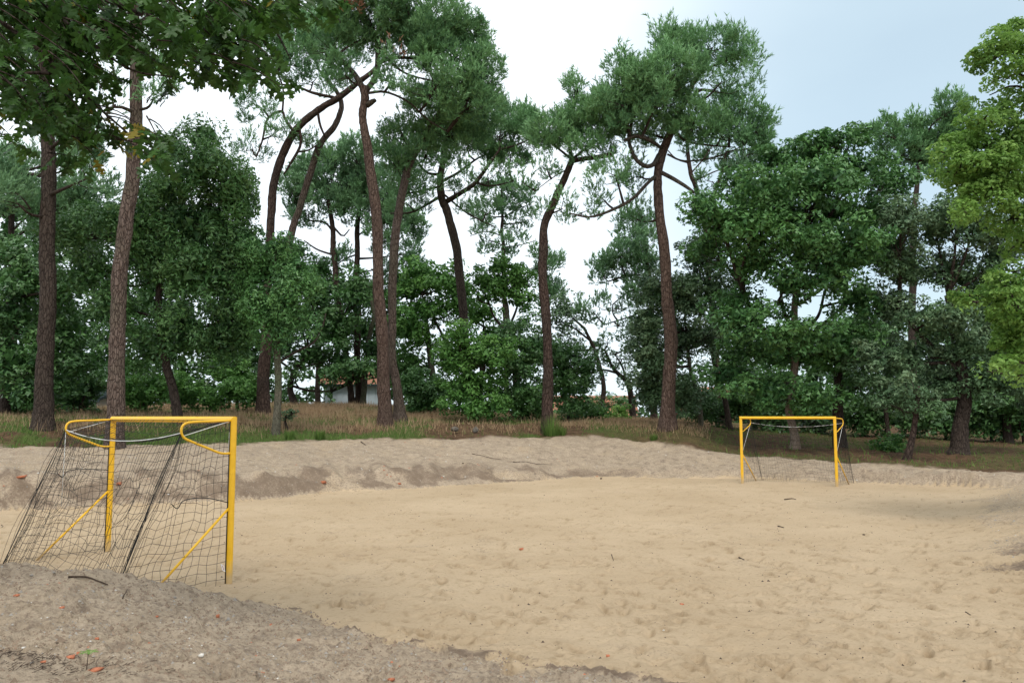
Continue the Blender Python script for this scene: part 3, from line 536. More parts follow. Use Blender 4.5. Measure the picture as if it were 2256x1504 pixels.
tree('pine_tree', 'background pine topping the oak crowns at the right, against blue sky', 48, [(2010, 900, 22), (2010, 600, 18), (2020, 400, 12), (2040, 300, 8)], [],
     [(1945, 295, 32, 24), (2000, 290, 40, 28), (2060, 300, 50, 50), (2100, 240, 28, 28, .9), (2080, 350, 60, 50), (1980, 340, 50, 30), (2120, 290, 30, 40, .9)], bk='bark_dark', group=PG, mat='pine', size=.22, wid=.05)
tree('pine_tree', 'background pine at the left edge behind the thick dark trunk', 42, [(30, 910, 24), (28, 700, 20), (25, 500, 15), (30, 380, 8)], [[(26, 510, 6), (60, 480, 5), (95, 490, 3)], [(27, 480, 6), (-10, 470, 4)]],
     [(30, 370, 55, 30), (60, 420, 70, 40), (170, 300, 60, 40, .9), (130, 470, 70, 40), (10, 450, 50, 25, .7), (60, 500, 50, 20, .4), (170, 350, 55, 40, .7), (190, 420, 50, 35, .8)], bk='bark_dark', group=PG, mat='pine_far', size=.22, wid=.05)
# ---- broadleaf trees
BG = 'leafy trees behind the sand pitch'
tree('leafy_tree', 'dense dark domed tree with drooping foliage behind the near goal', 30, [(395, 915, 26), (380, 850, 22), (362, 770, 20), (350, 650, 18), (380, 520, 14), (420, 400, 9)], [],
     [(440, 300, 60, 38), (380, 330, 50, 45, .9), (450, 370, 105, 60), (510, 430, 75, 65), (360, 430, 90, 60), (250, 480, 85, 50), (430, 490, 120, 70), (150, 510, 70, 55), (330, 560, 100, 60), (530, 540, 70, 65), (450, 610, 110, 70), (200, 590, 80, 55), (520, 690, 75, 60), (400, 720, 90, 50), (330, 770, 50, 55, .8), (470, 760, 80, 40, .8), (250, 680, 60, 50)],
     kind='leaf', mat='dark_leaf', bk='bark_dark', group=BG, clump=.5, cov=5.0, size=.17, asp=.5, droop=.55, flat=.9)
tree('leafy_tree', 'ivy-wrapped slim tree with hanging pale green sprays, right of the domed tree', 29, [(609, 922, 20), (611, 830, 18), (613, 740, 17), (612, 640, 14), (605, 560, 9)],
     [[(612, 800, 8), (650, 775, 7, .5), (690, 755, 6, .8), (710, 720, 5, 1), (718, 690, 3, 1)]],
     [(610, 555, 55, 40), (650, 590, 45, 45), (570, 600, 50, 50), (640, 650, 55, 50), (580, 680, 55, 50), (610, 720, 35, 30, .8), (660, 700, 30, 25, .6), (560, 540, 35, 30, .8), (690, 620, 20, 40, .6), (625, 520, 30, 25, .7)], kind='leaf', mat='oak', bk='bark_pale', group=BG, clump=.42, cov=4.7, size=.15, asp=.5, droop=.6, flat=.9)
tree('leafy_tree', 'shadowy tree at the left edge beneath the overhanging leaves', 33, [(10, 920, 26), (15, 750, 22), (30, 600, 14)], [],
     [(20, 560, 60, 45), (50, 620, 80, 55), (10, 700, 90, 70), (130, 640, 50, 50), (40, 790, 90, 60), (150, 720, 50, 60), (60, 860, 80, 45), (170, 800, 60, 50)], kind='leaf', mat='dark_leaf', bk='bark_dark', group=BG, clump=.6, cov=4.3, size=.2, asp=.7)
tree('leafy_tree', 'dark spreading tree with low snaking branches left of the white shed', 49, [(650, 890, 18), (640, 850, 15), (655, 810, 11), (680, 780, 7)],
     [[(645, 850, 8), (680, 860, 6), (730, 862, 4)], [(650, 820, 7), (610, 790, 6), (590, 770, 4)], [(655, 812, 7), (700, 800, 5), (740, 790, 3)]],
     [(700, 640, 60, 50), (660, 700, 55, 50), (740, 720, 55, 60), (690, 780, 60, 40, .8), (750, 800, 40, 40, .8), (620, 760, 40, 40, .8), (650, 830, 40, 25, .5), (780, 650, 45, 60, .8), (725, 822, 45, 18, 1, -2), (790, 812, 50, 20, .9, -2), (742, 838, 30, 12, .35, -2), (790, 820, 60, 22, .5, -2), (860, 820, 40, 30, .8, -2), (830, 770, 50, 40, .8)], kind='leaf', mat='dark_leaf', bk='bark_dark', group=BG, clump=.7, cov=4.0, size=.26, asp=.6)
tree('leafy_tree', 'light green oak with bent grey branches right of the tallest trunk', 48, [(960, 900, 18), (950, 800, 16), (940, 720, 12), (930, 660, 7)],
     [[(990, 790, 8), (975, 740, 7), (955, 700, 6), (930, 650, 4)], [(945, 760, 7), (915, 700, 6), (895, 660, 3)]],
     [(930, 600, 55, 35, .8), (980, 620, 55, 40, .9), (900, 640, 45, 40), (940, 680, 60, 40, .9), (1010, 670, 45, 45, .9), (900, 720, 50, 45), (960, 760, 60, 35, .6), (900, 800, 45, 40), (1000, 590, 35, 20, .6), (910, 850, 50, 40, .9)], kind='leaf', mat='mid', bk='bark_pale', group=BG, clump=.6, cov=3.9, size=.24, asp=.7)
tree('leafy_tree', 'flat-topped dark green tree in the gap between black and crooked pines', 44, [(1150, 900, 16), (1130, 780, 14), (1120, 700, 12), (1112, 650, 8)],
     [[(1125, 740, 8), (1090, 700, 7), (1078, 670, 4)], [(1122, 720, 7), (1138, 680, 6), (1145, 640, 4)]],
     [(1105, 590, 55, 24), (1070, 620, 45, 24), (1145, 620, 50, 26), (1110, 640, 60, 25), (1150, 660, 40, 24, .8), (1050, 650, 30, 22, .7)], kind='leaf', mat='mid', bk='bark_pale', group=BG, clump=.5, cov=4.7, size=.2, asp=.7)
tree('leafy_tree', 'small grey-green tree right of the crooked pine with a slanting limb', 49, [(1320, 900, 13), (1330, 850, 12), (1315, 780, 10), (1290, 730, 7), (1260, 700, 5)], [[(1300, 750, 6), (1260, 720, 5), (1225, 715, 3)]],
     [(1250, 670, 45, 30, .7), (1260, 710, 45, 28, .7), (1225, 690, 30, 35, .6), (1240, 760, 50, 35, .7)], kind='leaf', mat='grey_leaf', bk='bark_dark', group=BG, clump=.5, cov=3.7, size=.2, asp=.6)
tree('leafy_tree', 'small dark tree in silhouette with forked branches over the orange house', 50, [(1395, 900, 16), (1385, 850, 14), (1360, 820, 10), (1345, 800, 7), (1330, 770, 4)], [[(1380, 850, 8), (1372, 810, 6), (1355, 780, 3)], [(1362, 822, 7), (1330, 815, 5), (1300, 825, 3)]],
     [(1340, 755, 42, 22, .7), (1370, 790, 42, 30, .5), (1310, 790, 30, 24, .35), (1395, 760, 25, 30, .7), (1310, 850, 30, 18, .5), (1380, 840, 30, 25, .4)], kind='leaf', mat='dark_leaf', bk='bark_dark', group=BG, clump=.5, cov=3.4, size=.2, asp=.6)
tree('leafy_tree', 'tall silvery holm oak enclosing the straight red trunk from behind', 38, [(1545, 925, 12), (1540, 870, 12), (1520, 820, 10), (1515, 740, 8)], [],
     [(1460, 640, 60, 50), (1420, 710, 55, 55), (1510, 660, 60, 60), (1540, 560, 55, 50, .8), (1430, 790, 55, 60), (1500, 750, 60, 50), (1430, 860, 50, 50), (1490, 870, 50, 50), (1560, 740, 50, 60, .7), (1570, 640, 50, 60, .8)], kind='leaf', mat='grey_leaf', bk='bark_pale', group=BG, clump=.5, cov=4.7, size=.17, asp=.55)
tree('oak_tree', 'great dark green oak directly behind the far goal, bare brown lower trunk', 32.5, [(1752, 1005, 26), (1750, 950, 21), (1740, 900, 20), (1748, 850, 20), (1752, 780, 20), (1750, 700, 18), (1758, 620, 14), (1770, 520, 10)],
     [[(1750, 730, 12), (1725, 680, 10), (1720, 620, 7)], [(1752, 740, 12), (1800, 700, 9), (1815, 650, 7), (1830, 600, 5)], [(1752, 770, 9), (1840, 690, 7, .5), (1900, 640, 5, .8)], [(1750, 780, 8), (1680, 720, 6), (1640, 650, 4)]],
     [(1830, 305, 60, 28, .9), (1885, 298, 45, 26, .9), (1790, 330, 60, 30), (1710, 350, 75, 38), (1640, 400, 60, 45), (1780, 390, 90, 50), (1880, 370, 95, 50), (1960, 400, 70, 50), (1550, 450, 50, 40, .9), (1620, 490, 80, 50), (1720, 480, 80, 50), (1840, 470, 90, 50), (1930, 470, 60, 50), (1560, 540, 50, 45, .9), (1660, 580, 80, 45, .9), (1780, 560, 80, 45, .9), (1870, 570, 80, 45), (1620, 660, 65, 45, .8), (1700, 690, 50, 35, .55), (1890, 660, 70, 50, .8), (1790, 650, 50, 30, .5), (1660, 760, 80, 50), (1760, 780, 90, 50), (1860, 760, 80, 60), (1600, 830, 60, 45, .9), (1690, 860, 80, 40), (1790, 870, 70, 40, .8), (1700, 420, 90, 50, 1, -3), (1820, 400, 90, 50, 1, -3), (1760, 520, 90, 50, 1, -3), (1660, 500, 70, 50, 1, -3), (1880, 520, 80, 50, 1, -3), (1740, 620, 60, 40, .8, -2.5), (1830, 610, 70, 40, .9, -2.5), (1720, 740, 60, 40, .8, -2.5), (1800, 720, 50, 40, .7, -2.5), (1640, 700, 60, 45, .9, -2), (1580, 480, 50, 40, .9, -2)],
     kind='leaf', mat='oak', bk='bark_light', group=BG, clump=.55, cov=4.2, size=.18, asp=.7)
tree('leafy_tree', 'wide grey-green holm oak at the right with thick black trunk', 31.5, [(2112, 1010, 48), (2118, 940, 38), (2125, 860, 34), (2110, 760, 28), (2090, 650, 20)],
     [[(2120, 880, 18), (2180, 800, 14), (2230, 720, 8)], [(2115, 820, 18), (2030, 740, 12), (1980, 680, 7)]],
     [(2060, 500, 80, 45), (2150, 490, 85, 50), (2110, 460, 60, 30, .9), (2200, 560, 60, 50), (1990, 590, 70, 50), (2090, 600, 90, 50), (2180, 650, 80, 55), (1960, 680, 65, 50), (2060, 700, 90, 50), (1985, 480, 60, 50), (1960, 540, 60, 50), (2230, 720, 70, 60), (2150, 760, 90, 50), (2000, 780, 80, 50), (1920, 790, 60, 55, .9), (2080, 840, 100, 45), (2200, 840, 80, 50), (1980, 860, 80, 40), (2280, 830, 60, 80)],
     kind='leaf', mat='grey_leaf', bk='bark_dark', group=BG, clump=.5, cov=4.3, size=.16, asp=.55)
tree('leafy_tree', 'short leaning tree with slender brown trunk between far goal and black trunk', 29.5, [(1998, 1022, 18), (2010, 960, 15), (2020, 900, 13), (2022, 850, 10)], [], [(2010, 860, 45, 40, .7), (1980, 900, 40, 30, .5), (2050, 890, 40, 30, .5)], kind='leaf', mat='grey_leaf', bk='bark_brown', group=BG, clump=.4, cov=3.7, size=.15, asp=.55)
tree('leafy_tree', 'black-stemmed tree half hidden behind the right post of the far goal', 33, [(1850, 990, 34), (1848, 920, 28), (1845, 850, 24), (1850, 760, 18)], [], [(1850, 780, 60, 45, .8), (1900, 850, 55, 45, .7), (1840, 860, 40, 30, .6)], kind='leaf', mat='oak', bk='bark_dark', group=BG, clump=.5, cov=3.7, size=.18, asp=.7)
for px_, w_, y0_, d_, lb in ((1585, 16, 930, 40, 'leaning grey stem deep in the wood left of the far goal'), (1935, 12, 960, 40, 'faint slim trunk in the shade right of the far goal'), (2200, 20, 980, 38, 'dim trunk in the shade nearest the right edge')):
    tree('leafy_tree', lb, d_, [(px_+22, y0_, w_), (px_+8, 860, w_*.8), (px_-12, 790, w_*.7), (px_-20, 700, w_*.5)], [], [(px_-10, 740, 50, 45, .9), (px_+30, 800, 45, 40, .7), (px_-40, 830, 40, 35, .5)], kind='leaf', mat='dark_leaf', bk='bark_dark', group=BG, clump=.6, cov=3.7, size=.22, asp=.7)
# bright tree reaching in from the right, near
tree('leafy_tree', 'yellow-green tree reaching in from the right edge, nearest on that side', 15, [(2530, 1120, 90), (2500, 800, 80), (2470, 500, 70), (2460, 250, 50), (2450, 50, 30)],
     [[(2470, 560, 34), (2380, 430, 20), (2290, 380, 12), (2200, 420, 7), (2150, 440, 4)], [(2460, 330, 30), (2340, 230, 15), (2240, 190, 8), (2180, 210, 4)], [(2480, 760, 30), (2360, 680, 14), (2260, 640, 8), (2200, 640, 4)], [(2490, 860, 20), (2360, 830, 10), (2270, 800, 6), (2220, 810, 3)]],
     [(2235, 80, 45, 30, .8), (2190, 130, 35, 26, .6), (2240, 160, 50, 30, .8), (2190, 180, 30, 16, .5), (2225, 230, 50, 26, .6), (2130, 240, 22, 14, .5), (2165, 265, 45, 22, .8), (2120, 310, 40, 22, .7), (2190, 320, 60, 30), (2240, 330, 50, 50), (2110, 370, 45, 22, .8), (2160, 400, 65, 28), (2230, 410, 50, 35), (2130, 440, 30, 18, .8), (2110, 470, 20, 18, .5), (2200, 450, 50, 14, .6), (2250, 540, 40, 30, .9), (2235, 600, 45, 30), (2190, 640, 45, 24, .8), (2230, 480, 55, 40), (2240, 270, 60, 60), (2200, 120, 60, 50, .9), (2215, 380, 70, 60), (2180, 430, 60, 40), (2235, 660, 60, 60), (2245, 760, 50, 50), (2100, 340, 50, 20, .8), (2130, 400, 60, 24, .9), (2150, 300, 50, 24, .9), (2090, 380, 30, 14, .7), (2180, 360, 70, 35), (2120, 460, 24, 24, .8), (2140, 650, 40, 20, .8), (2155, 665, 25, 12, .5), (2210, 690, 50, 30, .9), (2250, 740, 40, 40), (2230, 800, 35, 22, .8), (2190, 820, 18, 12, .4), (2245, 830, 20, 18, .7),
      (2330, 100, 90, 80, .7), (2340, 300, 90, 90, .7), (2350, 500, 80, 90, .7), (2350, 700, 80, 90, .7), (2400, -60, 160, 80, .7)],
     kind='leaf', mat='bright', bk='bark_grey', group=BG, clump=.24, cov=5.0, size=.085, asp=.55, kite=True, core=False, thick=.9, auto=False, lr=.6)
tree('leafy_tree', 'soft green tree crown filling between the three stems and the arched pine', 54, [(700, 890, 14), (705, 760, 11), (715, 680, 7)], [], [(650, 560, 40, 40, .8), (700, 600, 50, 40), (760, 640, 50, 45, .9), (820, 650, 50, 45), (880, 620, 40, 40), (730, 700, 60, 40), (810, 730, 60, 45), (870, 700, 40, 50), (850, 790, 50, 40)], kind='leaf', mat='oak', bk='bark_dark', group=BG, clump=.6, cov=3.4, size=.22, asp=.7)
tree('leafy_tree', 'mid green tree behind the round bush and the black pine foot', 52, [(1060, 890, 14), (1062, 800, 11), (1065, 720, 7)], [], [(1060, 690, 50, 35, .9), (1010, 640, 40, 35, .8), (1170, 700, 50, 35, .7), (1100, 740, 60, 40, .8), (1190, 780, 40, 40)], kind='leaf', mat='mid', bk='bark_dark', group=BG, clump=.6, cov=3.2, size=.22, asp=.7)
# ---- bushes
UG = 'bushes along the edge of the wood'
def bush(label, depth, blobs, mat='mid', **kw):
    k = dict(clump=.35, cov=4.3, size=.16, asp=.7); k.update(kw)
    tree('bush', label, depth, [(blobs[0][0]+4, 930, 8), (blobs[0][0], blobs[0][1]+blobs[0][3]*.5, 5)], [], blobs, kind='leaf', mat=mat, bk='bark_dark', group=UG, cat='bush', **k)
bush('big rounded dark bush left of the crooked pine, tallest of the thicket', 36.5, [(1040, 850, 90, 55), (1000, 790, 60, 45), (1070, 780, 65, 50), (1050, 895, 95, 30), (1010, 740, 40, 30, .8)], 'mid', clump=.45)
bush('dark thicket bush filling the gap just left of the crooked trunk', 38, [(1150, 870, 65, 50), (1130, 800, 60, 45), (1170, 760, 50, 45), (1160, 905, 60, 22), (1110, 740, 45, 35)], 'dark_leaf', clump=.45)
bush('bush spreading right of the crooked pine trunk', 40, [(1250, 850, 55, 50), (1240, 790, 60, 45), (1290, 810, 35, 40, .8), (1270, 895, 50, 25)], 'dark_leaf', clump=.45)
bush('dark low bush behind the tallest trunk, right side', 42, [(930, 890, 50, 30), (910, 850, 45, 40), (960, 860, 45, 35)], 'dark_leaf')
bush('bright lime bush glowing in front of the orange house', 46, [(1362, 918, 34, 14), (1370, 902, 22, 12, .8)], 'bright', size=.16)
bush('thin shrub screening the orange house', 60, [(1330, 885, 45, 22, .6), (1375, 892, 40, 20, .6), (1270, 895, 40, 20, .7)], 'dark_leaf', core=False)
bush('low green shrub at the gap right of the crooked pine', 42, [(1300, 910, 45, 16), (1260, 918, 30, 12)], 'mid')
bush('soft green bush behind the near goal crossbar', 37, [(460, 875, 55, 32), (400, 860, 50, 40), (510, 860, 45, 35)], 'mid')
bush('pale leafy bush between the domed tree and the arched pine', 39, [(520, 830, 45, 45), (550, 870, 35, 30), (490, 810, 40, 35)], 'mid')
bush('low bush right behind the grey-brown trunk of the near goal', 36, [(310, 885, 50, 30), (345, 850, 40, 40), (290, 850, 35, 40)], 'mid')
bush('dim shrub left of the near goal in the grass', 36, [(170, 890, 50, 35), (200, 850, 45, 35), (140, 850, 40, 40)], 'dark_leaf')
bush('shrub under the left edge trees', 34, [(30, 900, 55, 30), (60, 870, 50, 30)], 'dark_leaf')
bush('small blue-green shrub at the ivy-wrapped trunk', 31, [(630, 915, 20, 12, .6), (648, 908, 14, 8, .5)], 'grey_leaf', clump=.15, size=.09)
bush('fresh green shrub in the shade right of the far goal', 33, [(1955, 985, 42, 20), (1975, 965, 26, 14, .8)], 'mid', clump=.25, size=.12)
bush('little green bush at the foot of the great oak', 33.6, [(1733, 995, 13, 10), (1742, 990, 8, 8)], 'bright', clump=.12, size=.09)
for x_, y_, d_, lb_ in ((1700, 930, 43, 'bush in the shade just behind the great oak trunk'), (1800, 935, 42, 'bush in the shade behind the far goal, right half'), (1900, 930, 41, 'shade bush left of the fresh green shrub'), (2010, 925, 41, 'shade bush behind the fresh green shrub'), (2080, 930, 40, 'shade bush left behind the thick black trunk'), (2180, 935, 39, 'shade bush right behind the thick black trunk'), (2250, 930, 38, 'shade bush cut by the right edge')):
    bush(lb_, d_, [(x_, y_, 60, 34), (x_-25, y_-35, 50, 35), (x_+30, y_-30, 45, 35)], 'dark_leaf', clump=.5, size=.2, cov=3.2)
bush('bush filling the wood edge behind the silvery holm oak', 42, [(1600, 900, 60, 35), (1540, 895, 50, 40), (1640, 870, 50, 40)], 'dark_leaf', clump=.5)
# ---- the wood beyond, one mass with gaps
SEED[0] += 1
rngw = np.random.default_rng(77); bl = []
for px_ in range(-420, 2700, 46):
    if 1265 < px_ < 1400: continue
    top = np.interp(px_, [-400, 0, 200, 560, 640, 700, 840, 900, 1000, 1180, 1240, 1420, 1600, 1650, 2256, 2700], [400, 420, 440, 520, 680, 760, 780, 800, 840, 820, 860, 800, 850, 760, 640, 500])
    y = np.interp(px_, [0, 1300, 1500, 1800, 2300], [905, 915, 930, 950, 950])
    while y > top:
        if not (705 < px_ < 850 and y > 780): bl.append((px_+rngw.uniform(-20, 20), y+rngw.uniform(-15, 15), rngw.uniform(40, 60), rngw.uniform(30, 45), 1.0 if px_ > 1500 or px_ < 600 else .6, rngw.uniform(-4, 4)))
        y -= 55
V, Fc, T, _, _ = crown(bl, 58, 'leaf', rngw, clump=.9, cov=2.6, size=.38, asp=.8, thick=.5)
tag(place('woodland', mesh_np('woodland', V, Fc, M['dark_leaf'], fattrs={'tint': T})), 'dense dark wood closing the view behind the trees', 'woodland', kind='stuff')

# ------------------------------------------------------------------ houses glimpsed between the trunks
def house(label, px0, px1, eave, ridge, depth, wm, rm, group=None, base=None):
    a, b = P(px0, eave, depth), P(px1, eave, depth); wv = b[0]-a[0]; ze = a[2]; zr = P(px0, ridge, depth+2.5)[2]; zb = (height((a[0]+b[0])/2, depth) if base is None else base)-.3
    r = rooted('house', (a[0]+wv/2, depth+2.5, zb), label, 'house', group)
    m = MB(); m.box(((a[0]+b[0])/2, depth+2.5, (zb+ze)/2), (wv, 5, ze-zb)); m.build('wall', M[wm], r, False)
    m = MB(); xs_ = (a[0]-.35, b[0]+.35)
    for s in (-1, 1):
        y0, y1 = depth+2.5+s*2.95, depth+2.5; V = [(xs_[0], y0, ze-.12), (xs_[1], y0, ze-.12), (xs_[1], y1, zr), (xs_[0], y1, zr)]; V = V+[(x, y, z+.14) for x, y, z in V]
        m.add(V, [[0, 1, 2, 3], [4, 5, 6, 7], [0, 1, 5, 4], [1, 2, 6, 5], [2, 3, 7, 6], [3, 0, 4, 7]])
        nrow = 9
        for q in range(nrow):
            t = q/nrow; m.box(((a[0]+b[0])/2, y0+(y1-y0)*t, ze-.12+(zr-ze+.12)*t+.16), (xs_[1]-xs_[0], .12, .06))
    rf = m.build('roof', M[rm], r, False)
    m = MB(); m.box(((a[0]+b[0])/2, depth-.47, ze-.16), (wv+.7, .05, .14)); m.build('fascia', M['dark'], r, False)
    n = max(2, int(wv/2.6)); 
    for i in range(n):
        x = a[0]+wv*(i+.5)/n; m = MB(); m.box((x, depth-.03, ze-.95), (.75, .1, .9)); f = m.build('window', M['clip'], r, False)
        m = MB(); m.box((x, depth-.07, ze-.95), (.62, .08, .76)); g = m.build('pane', M['glass'], None, False); g.parent = f; g.location = -Vector(r['_o']) if False else (0, 0, 0)
        g.data.transform(__import__('mathutils').Matrix.Translation(-Vector(r['_o'])))
    return r
# white shed
a, b = P(713, 848, 62), P(842, 848, 62); zb = height(a[0], 62)-.3
r = rooted('shed', ((a[0]+b[0])/2, 64, zb), 'white shed with tiled roof glimpsed left of the tallest trunk', 'shed')
m = MB(); m.box(((a[0]+b[0])/2, 64, (zb+a[2])/2), (b[0]-a[0], 4, a[2]-zb)); m.build('wall', M['wall'], r, False)
m = MB(); zr = P(780, 806, 64)[2]
for s in (-1, 1):
    y0 = 64+s*2.4; V = [(a[0]-.3, y0, a[2]-.08), (b[0]+.3, y0, a[2]-.08), (b[0]+.3, 64, zr), (a[0]-.3, 64, zr)]; V += [(x, y, z+.12) for x, y, z in V]
    m.add(V, [[0, 1, 2, 3], [4, 5, 6, 7], [0, 1, 5, 4], [1, 2, 6, 5], [2, 3, 7, 6], [3, 0, 4, 7]])
m.build('roof', M['rooft'], r, False)
m = MB(); m.box(((a[0]+b[0])/2, 61.6, a[2]-.02), (b[0]-a[0]+.6, .06, .16)); m.build('fascia', M['dark'], r, False)
for i in range(9):
    m = MB(); x = a[0]+(b[0]-a[0])*(i+.5)/9; m.box((x, 61.97, (zb+a[2])/2), ((b[0]-a[0])/9-.03, .05, a[2]-zb-.2)); m.build('board', M['wall'], r, False)
m = MB(); m.box((P(731, 860, 62)[0], 61.9, a[2]-.8), (.16, .08, 1.0)); m.build('window', M['glass'], r, False)
house('low house with orange tiled roof seen in the central gap', 1225, 1400, 915, 874, 92, 'wallc', 'rooft', base=.4)
house('brick-orange house glimpsed left of the far goal post', 1480, 1660, 905, 855, 92, 'rooft', 'rooft', base=.4)
house('grey hut barely seen through the bushes behind the near goal', 178, 215, 878, 862, 52, 'wallc', 'dark')

# ------------------------------------------------------------------ goals
def goal(label, L0, R0, back, zt, arm=.69, rear=1.45, cr=.0028, ncb=34, group=None, cl=True, hidden_z=0):
    """L0, R0: feet of the posts; back: unit vector behind the mouth"""
    L0 = np.array(L0, float); R0 = np.array(R0, float); back = np.array([back[0], back[1], 0.]); mid = (L0+R0)/2
    root = rooted('football_goal', mid, label, 'goal', group); W = np.linalg.norm(R0-L0); ax = (R0-L0)/W; rr = .042; zc = zt-rr
    def pt(u, bb, z): return L0+ax*u*W+back*bb+np.array([0, 0, z])
    for u, s in ((0, 1), (1, -1)):      # posts, mitred into the crossbar
        m = MB(); k = 20; ang = np.arange(k)/k*2*np.pi; off = ax[None]*(np.cos(ang)*rr)[:, None]+back[None]*(np.sin(ang)*rr)[:, None]
        b = pt(u, 0, -.35)+off; t = pt(u, 0, zc)+off; t[:, 2] -= -(np.cos(ang)*rr)*-s*1.0*-1 if False else (np.cos(ang)*rr)*s
        V = np.vstack([b, t]); j = np.arange(k); m.add(V, np.stack([j, (j+1) % k, k+(j+1) % k, k+j], -1)); m.build('post', M['yellow'], root)
    m = MB(); k = 20; ang = np.arange(k)/k*2*np.pi; o = back[None]*(np.sin(ang)*rr)[:, None]+np.array([0, 0, 1.])[None]*(np.cos(ang)*rr)[:, None]
    A = pt(0, 0, zc)+o-ax[None]*(np.cos(ang)*rr)[:, None]; B_ = pt(1, 0, zc)+o+ax[None]*(np.cos(ang)*rr)[:, None]
    j = np.arange(k); m.add(np.vstack([A, B_]), np.stack([j, (j+1) % k, k+(j+1) % k, k+j], -1)); m.build('crossbar', M['yellow'], root)
    for u in (0, 1):
        q = spline([pt(u, .02, zt-.05), pt(u, .3, zt-.06), pt(u, arm-.13, zt-.07), pt(u, arm-.03, zt-.10), pt(u, arm, zt-.17), pt(u, arm-.03, zt-.25), pt(u, arm-.12, zt-.30), pt(u, .32, zt-.40), pt(u, .16, zt-.46), pt(u, .02, zt-.465)], 40)
        m = MB(); m.tube(q, .0155, 10); m.build('net_arm', M['yellow'], root)
        m = MB(); m.tube([pt(u, .03, .93), pt(u, 1.06, -.06)], .0165, 8); m.build('brace', M['yellow'], root)
    # ropes
    e0, e1 = pt(0, arm, zt-.2), pt(1, arm, zt-.2); t = np.linspace(0, 1, 24)[:, None]; q = e0+(e1-e0)*t; q[:, 2] -= .52*t[:, 0]*(1-t[:, 0]); sag = q.copy()
    m = MB(); m.tube(q, .006, 5); m.build('rope', M['rope'], root)
    for u in (0, 1):
        m = MB(); m.tube([pt(u, arm-.02, zt-.24), pt(u, .05, zt-.06 if hidden_z == 0 else .95)], .0055, 5); m.build('rope', M['rope'], root)
    if cl:
        m = MB(); m.tube([pt(0, arm, zt-.2), pt(0, arm+.01, .75)], .005, 4); m.build('rope', M['rope'], root)
        m = MB(); m.tube([pt(1, .05, zt-.06), pt(1, .06, 1.6)], .004, 4); m.build('rope', M['rope'], root)
        for u in (0, 1):
            q = spline([pt(u, .04, 1.25-.25*u), pt(u, .35, 1.28-.2*u), pt(u, .62, 1.27-.2*u), pt(u, .7, 1.18-.2*u), pt(u, .78, 1.24-.2*u)], 20); m = MB(); m.tube(q, .006, 5); m.build('cord', M['net'], root)
    # net
    m = MB(); rg = np.random.default_rng(int(W*1000))
    def panel(fn, nu, nv, eu=lambda t: t, amp=.03, seed=0, ex=True):
        u = np.linspace(0, 1, nu+1); v = np.linspace(0, 1, nv+1); Pn = np.array([[fn(eu(a), b) for b in v] for a in u])
        jj = (vnoise(np.arange(nu+1)[:, None]*.45+seed, np.arange(nv+1)[None]*.45, seed)-.5)[..., None]*2*amp; j2 = (vnoise(np.arange(nu+1)[:, None]*.6+seed, np.arange(nv+1)[None]*.6, seed+9)-.5)[..., None]*2*amp
        wgt = (np.sin(np.pi*u)[:, None]*np.sin(np.pi*np.clip(v, 0, .97))[None])[..., None]**.5
        Pn = Pn+wgt*(jj*back+j2*np.array([0, 0, 1.])+j2*.5*ax)
        for i in range(nu+1): m.tube(Pn[i], cr, 3, False)
        for j in range(nv+1): m.tube(Pn[:, j], cr, 3, False)
    def sagz(a): return 4*.13*a*(1-a)
    sq = lambda t: .5-.5*np.sign(.5-t)*abs(1-2*t)**.62
    panel(lambda a, b: pt(a, .05+(arm-.05)*b, zt-.05-(.15+sagz(a))*b-.12*math.sin(math.pi*b)*math.sin(math.pi*a)), ncb, 6, sq, .03, 1)
    panel(lambda a, b: pt(a, arm+(rear-arm)*b+.06*math.sin(math.pi*b)*math.sin(math.pi*a)*-1, (zt-.2-sagz(a))*(1-b)-.05*b), ncb, 19, sq, .075, 2)
    for u in (0, 1):
        panel(lambda a, b: pt(u, (.045+(arm-.05)*a)*(1-b)+(.045+(rear-.05)*a)*b-.05*math.sin(math.pi*b)*a, (zt-.06-.13*a)*(1-b)-.05*b), 13, 19, lambda t: 1-(1-t)**1.35, .065, 3+u)
    for u in (0, 1): m.tube(spline([pt(u, arm, zt-.22), pt(u, arm+.36, 1.0), pt(u, rear, -.05)], 10), .0055, 5)
    for u in (0, 1):
        for q_ in range(7 if cl else 3):
            o_ = rg.normal(0, .045, (4, 3))*np.array([1, 1, 0]); o_[0] *= .2; m.tube(spline(np.array([pt(u, arm, zt-.22), pt(u, arm+.22, 1.3), pt(u, arm+.5, .6), pt(u, rear-.02, -.05)])+o_, 12), cr*1.1, 3, False)
    m.tube([pt(0, .052, zt-.06), pt(0, .05, -.05)], .006, 4); m.tube([pt(1, .052, zt-.06), pt(1, .05, -.05)], .006, 4)
    m.build('net', M['net'], root)
    if cl:
        cm = MB(); cm.box((0, 0, 0), (.028, .028, .022)); proto = None
        spots = [(i/13., .045, zt-.052) for i in range(1, 13)]+[(1, .052, z) for z in (1.55, 1.3, 1.0, .75, .45)]+[(0, .052, z) for z in (1.5, 1.1, .8, .4)]+[(1, .06, zt-.07), (1, .065, zt-.10)]
        for u, bb, z in spots:
            p_ = pt(u, bb, z)
            if proto is None: proto = cm.build('clip', M['clip'], root); proto.location = tuple(p_-mid)
            else: c_ = proto.copy(); C.objects.link(c_); c_.parent = root; c_.location = tuple(p_-mid)
        tg = MB(); p_ = pt(1, .085, .20); R = np.array([[ax[0], back[0]*.86, -.2], [ax[1], back[1]*.86, -.2], [0, .5, .86]])
        tg.box(p_, (.006, .045, .10), R); o = tg.build('tag', M['clip'], root, False); o['label'] = 'small white tag hanging near the foot of the post'
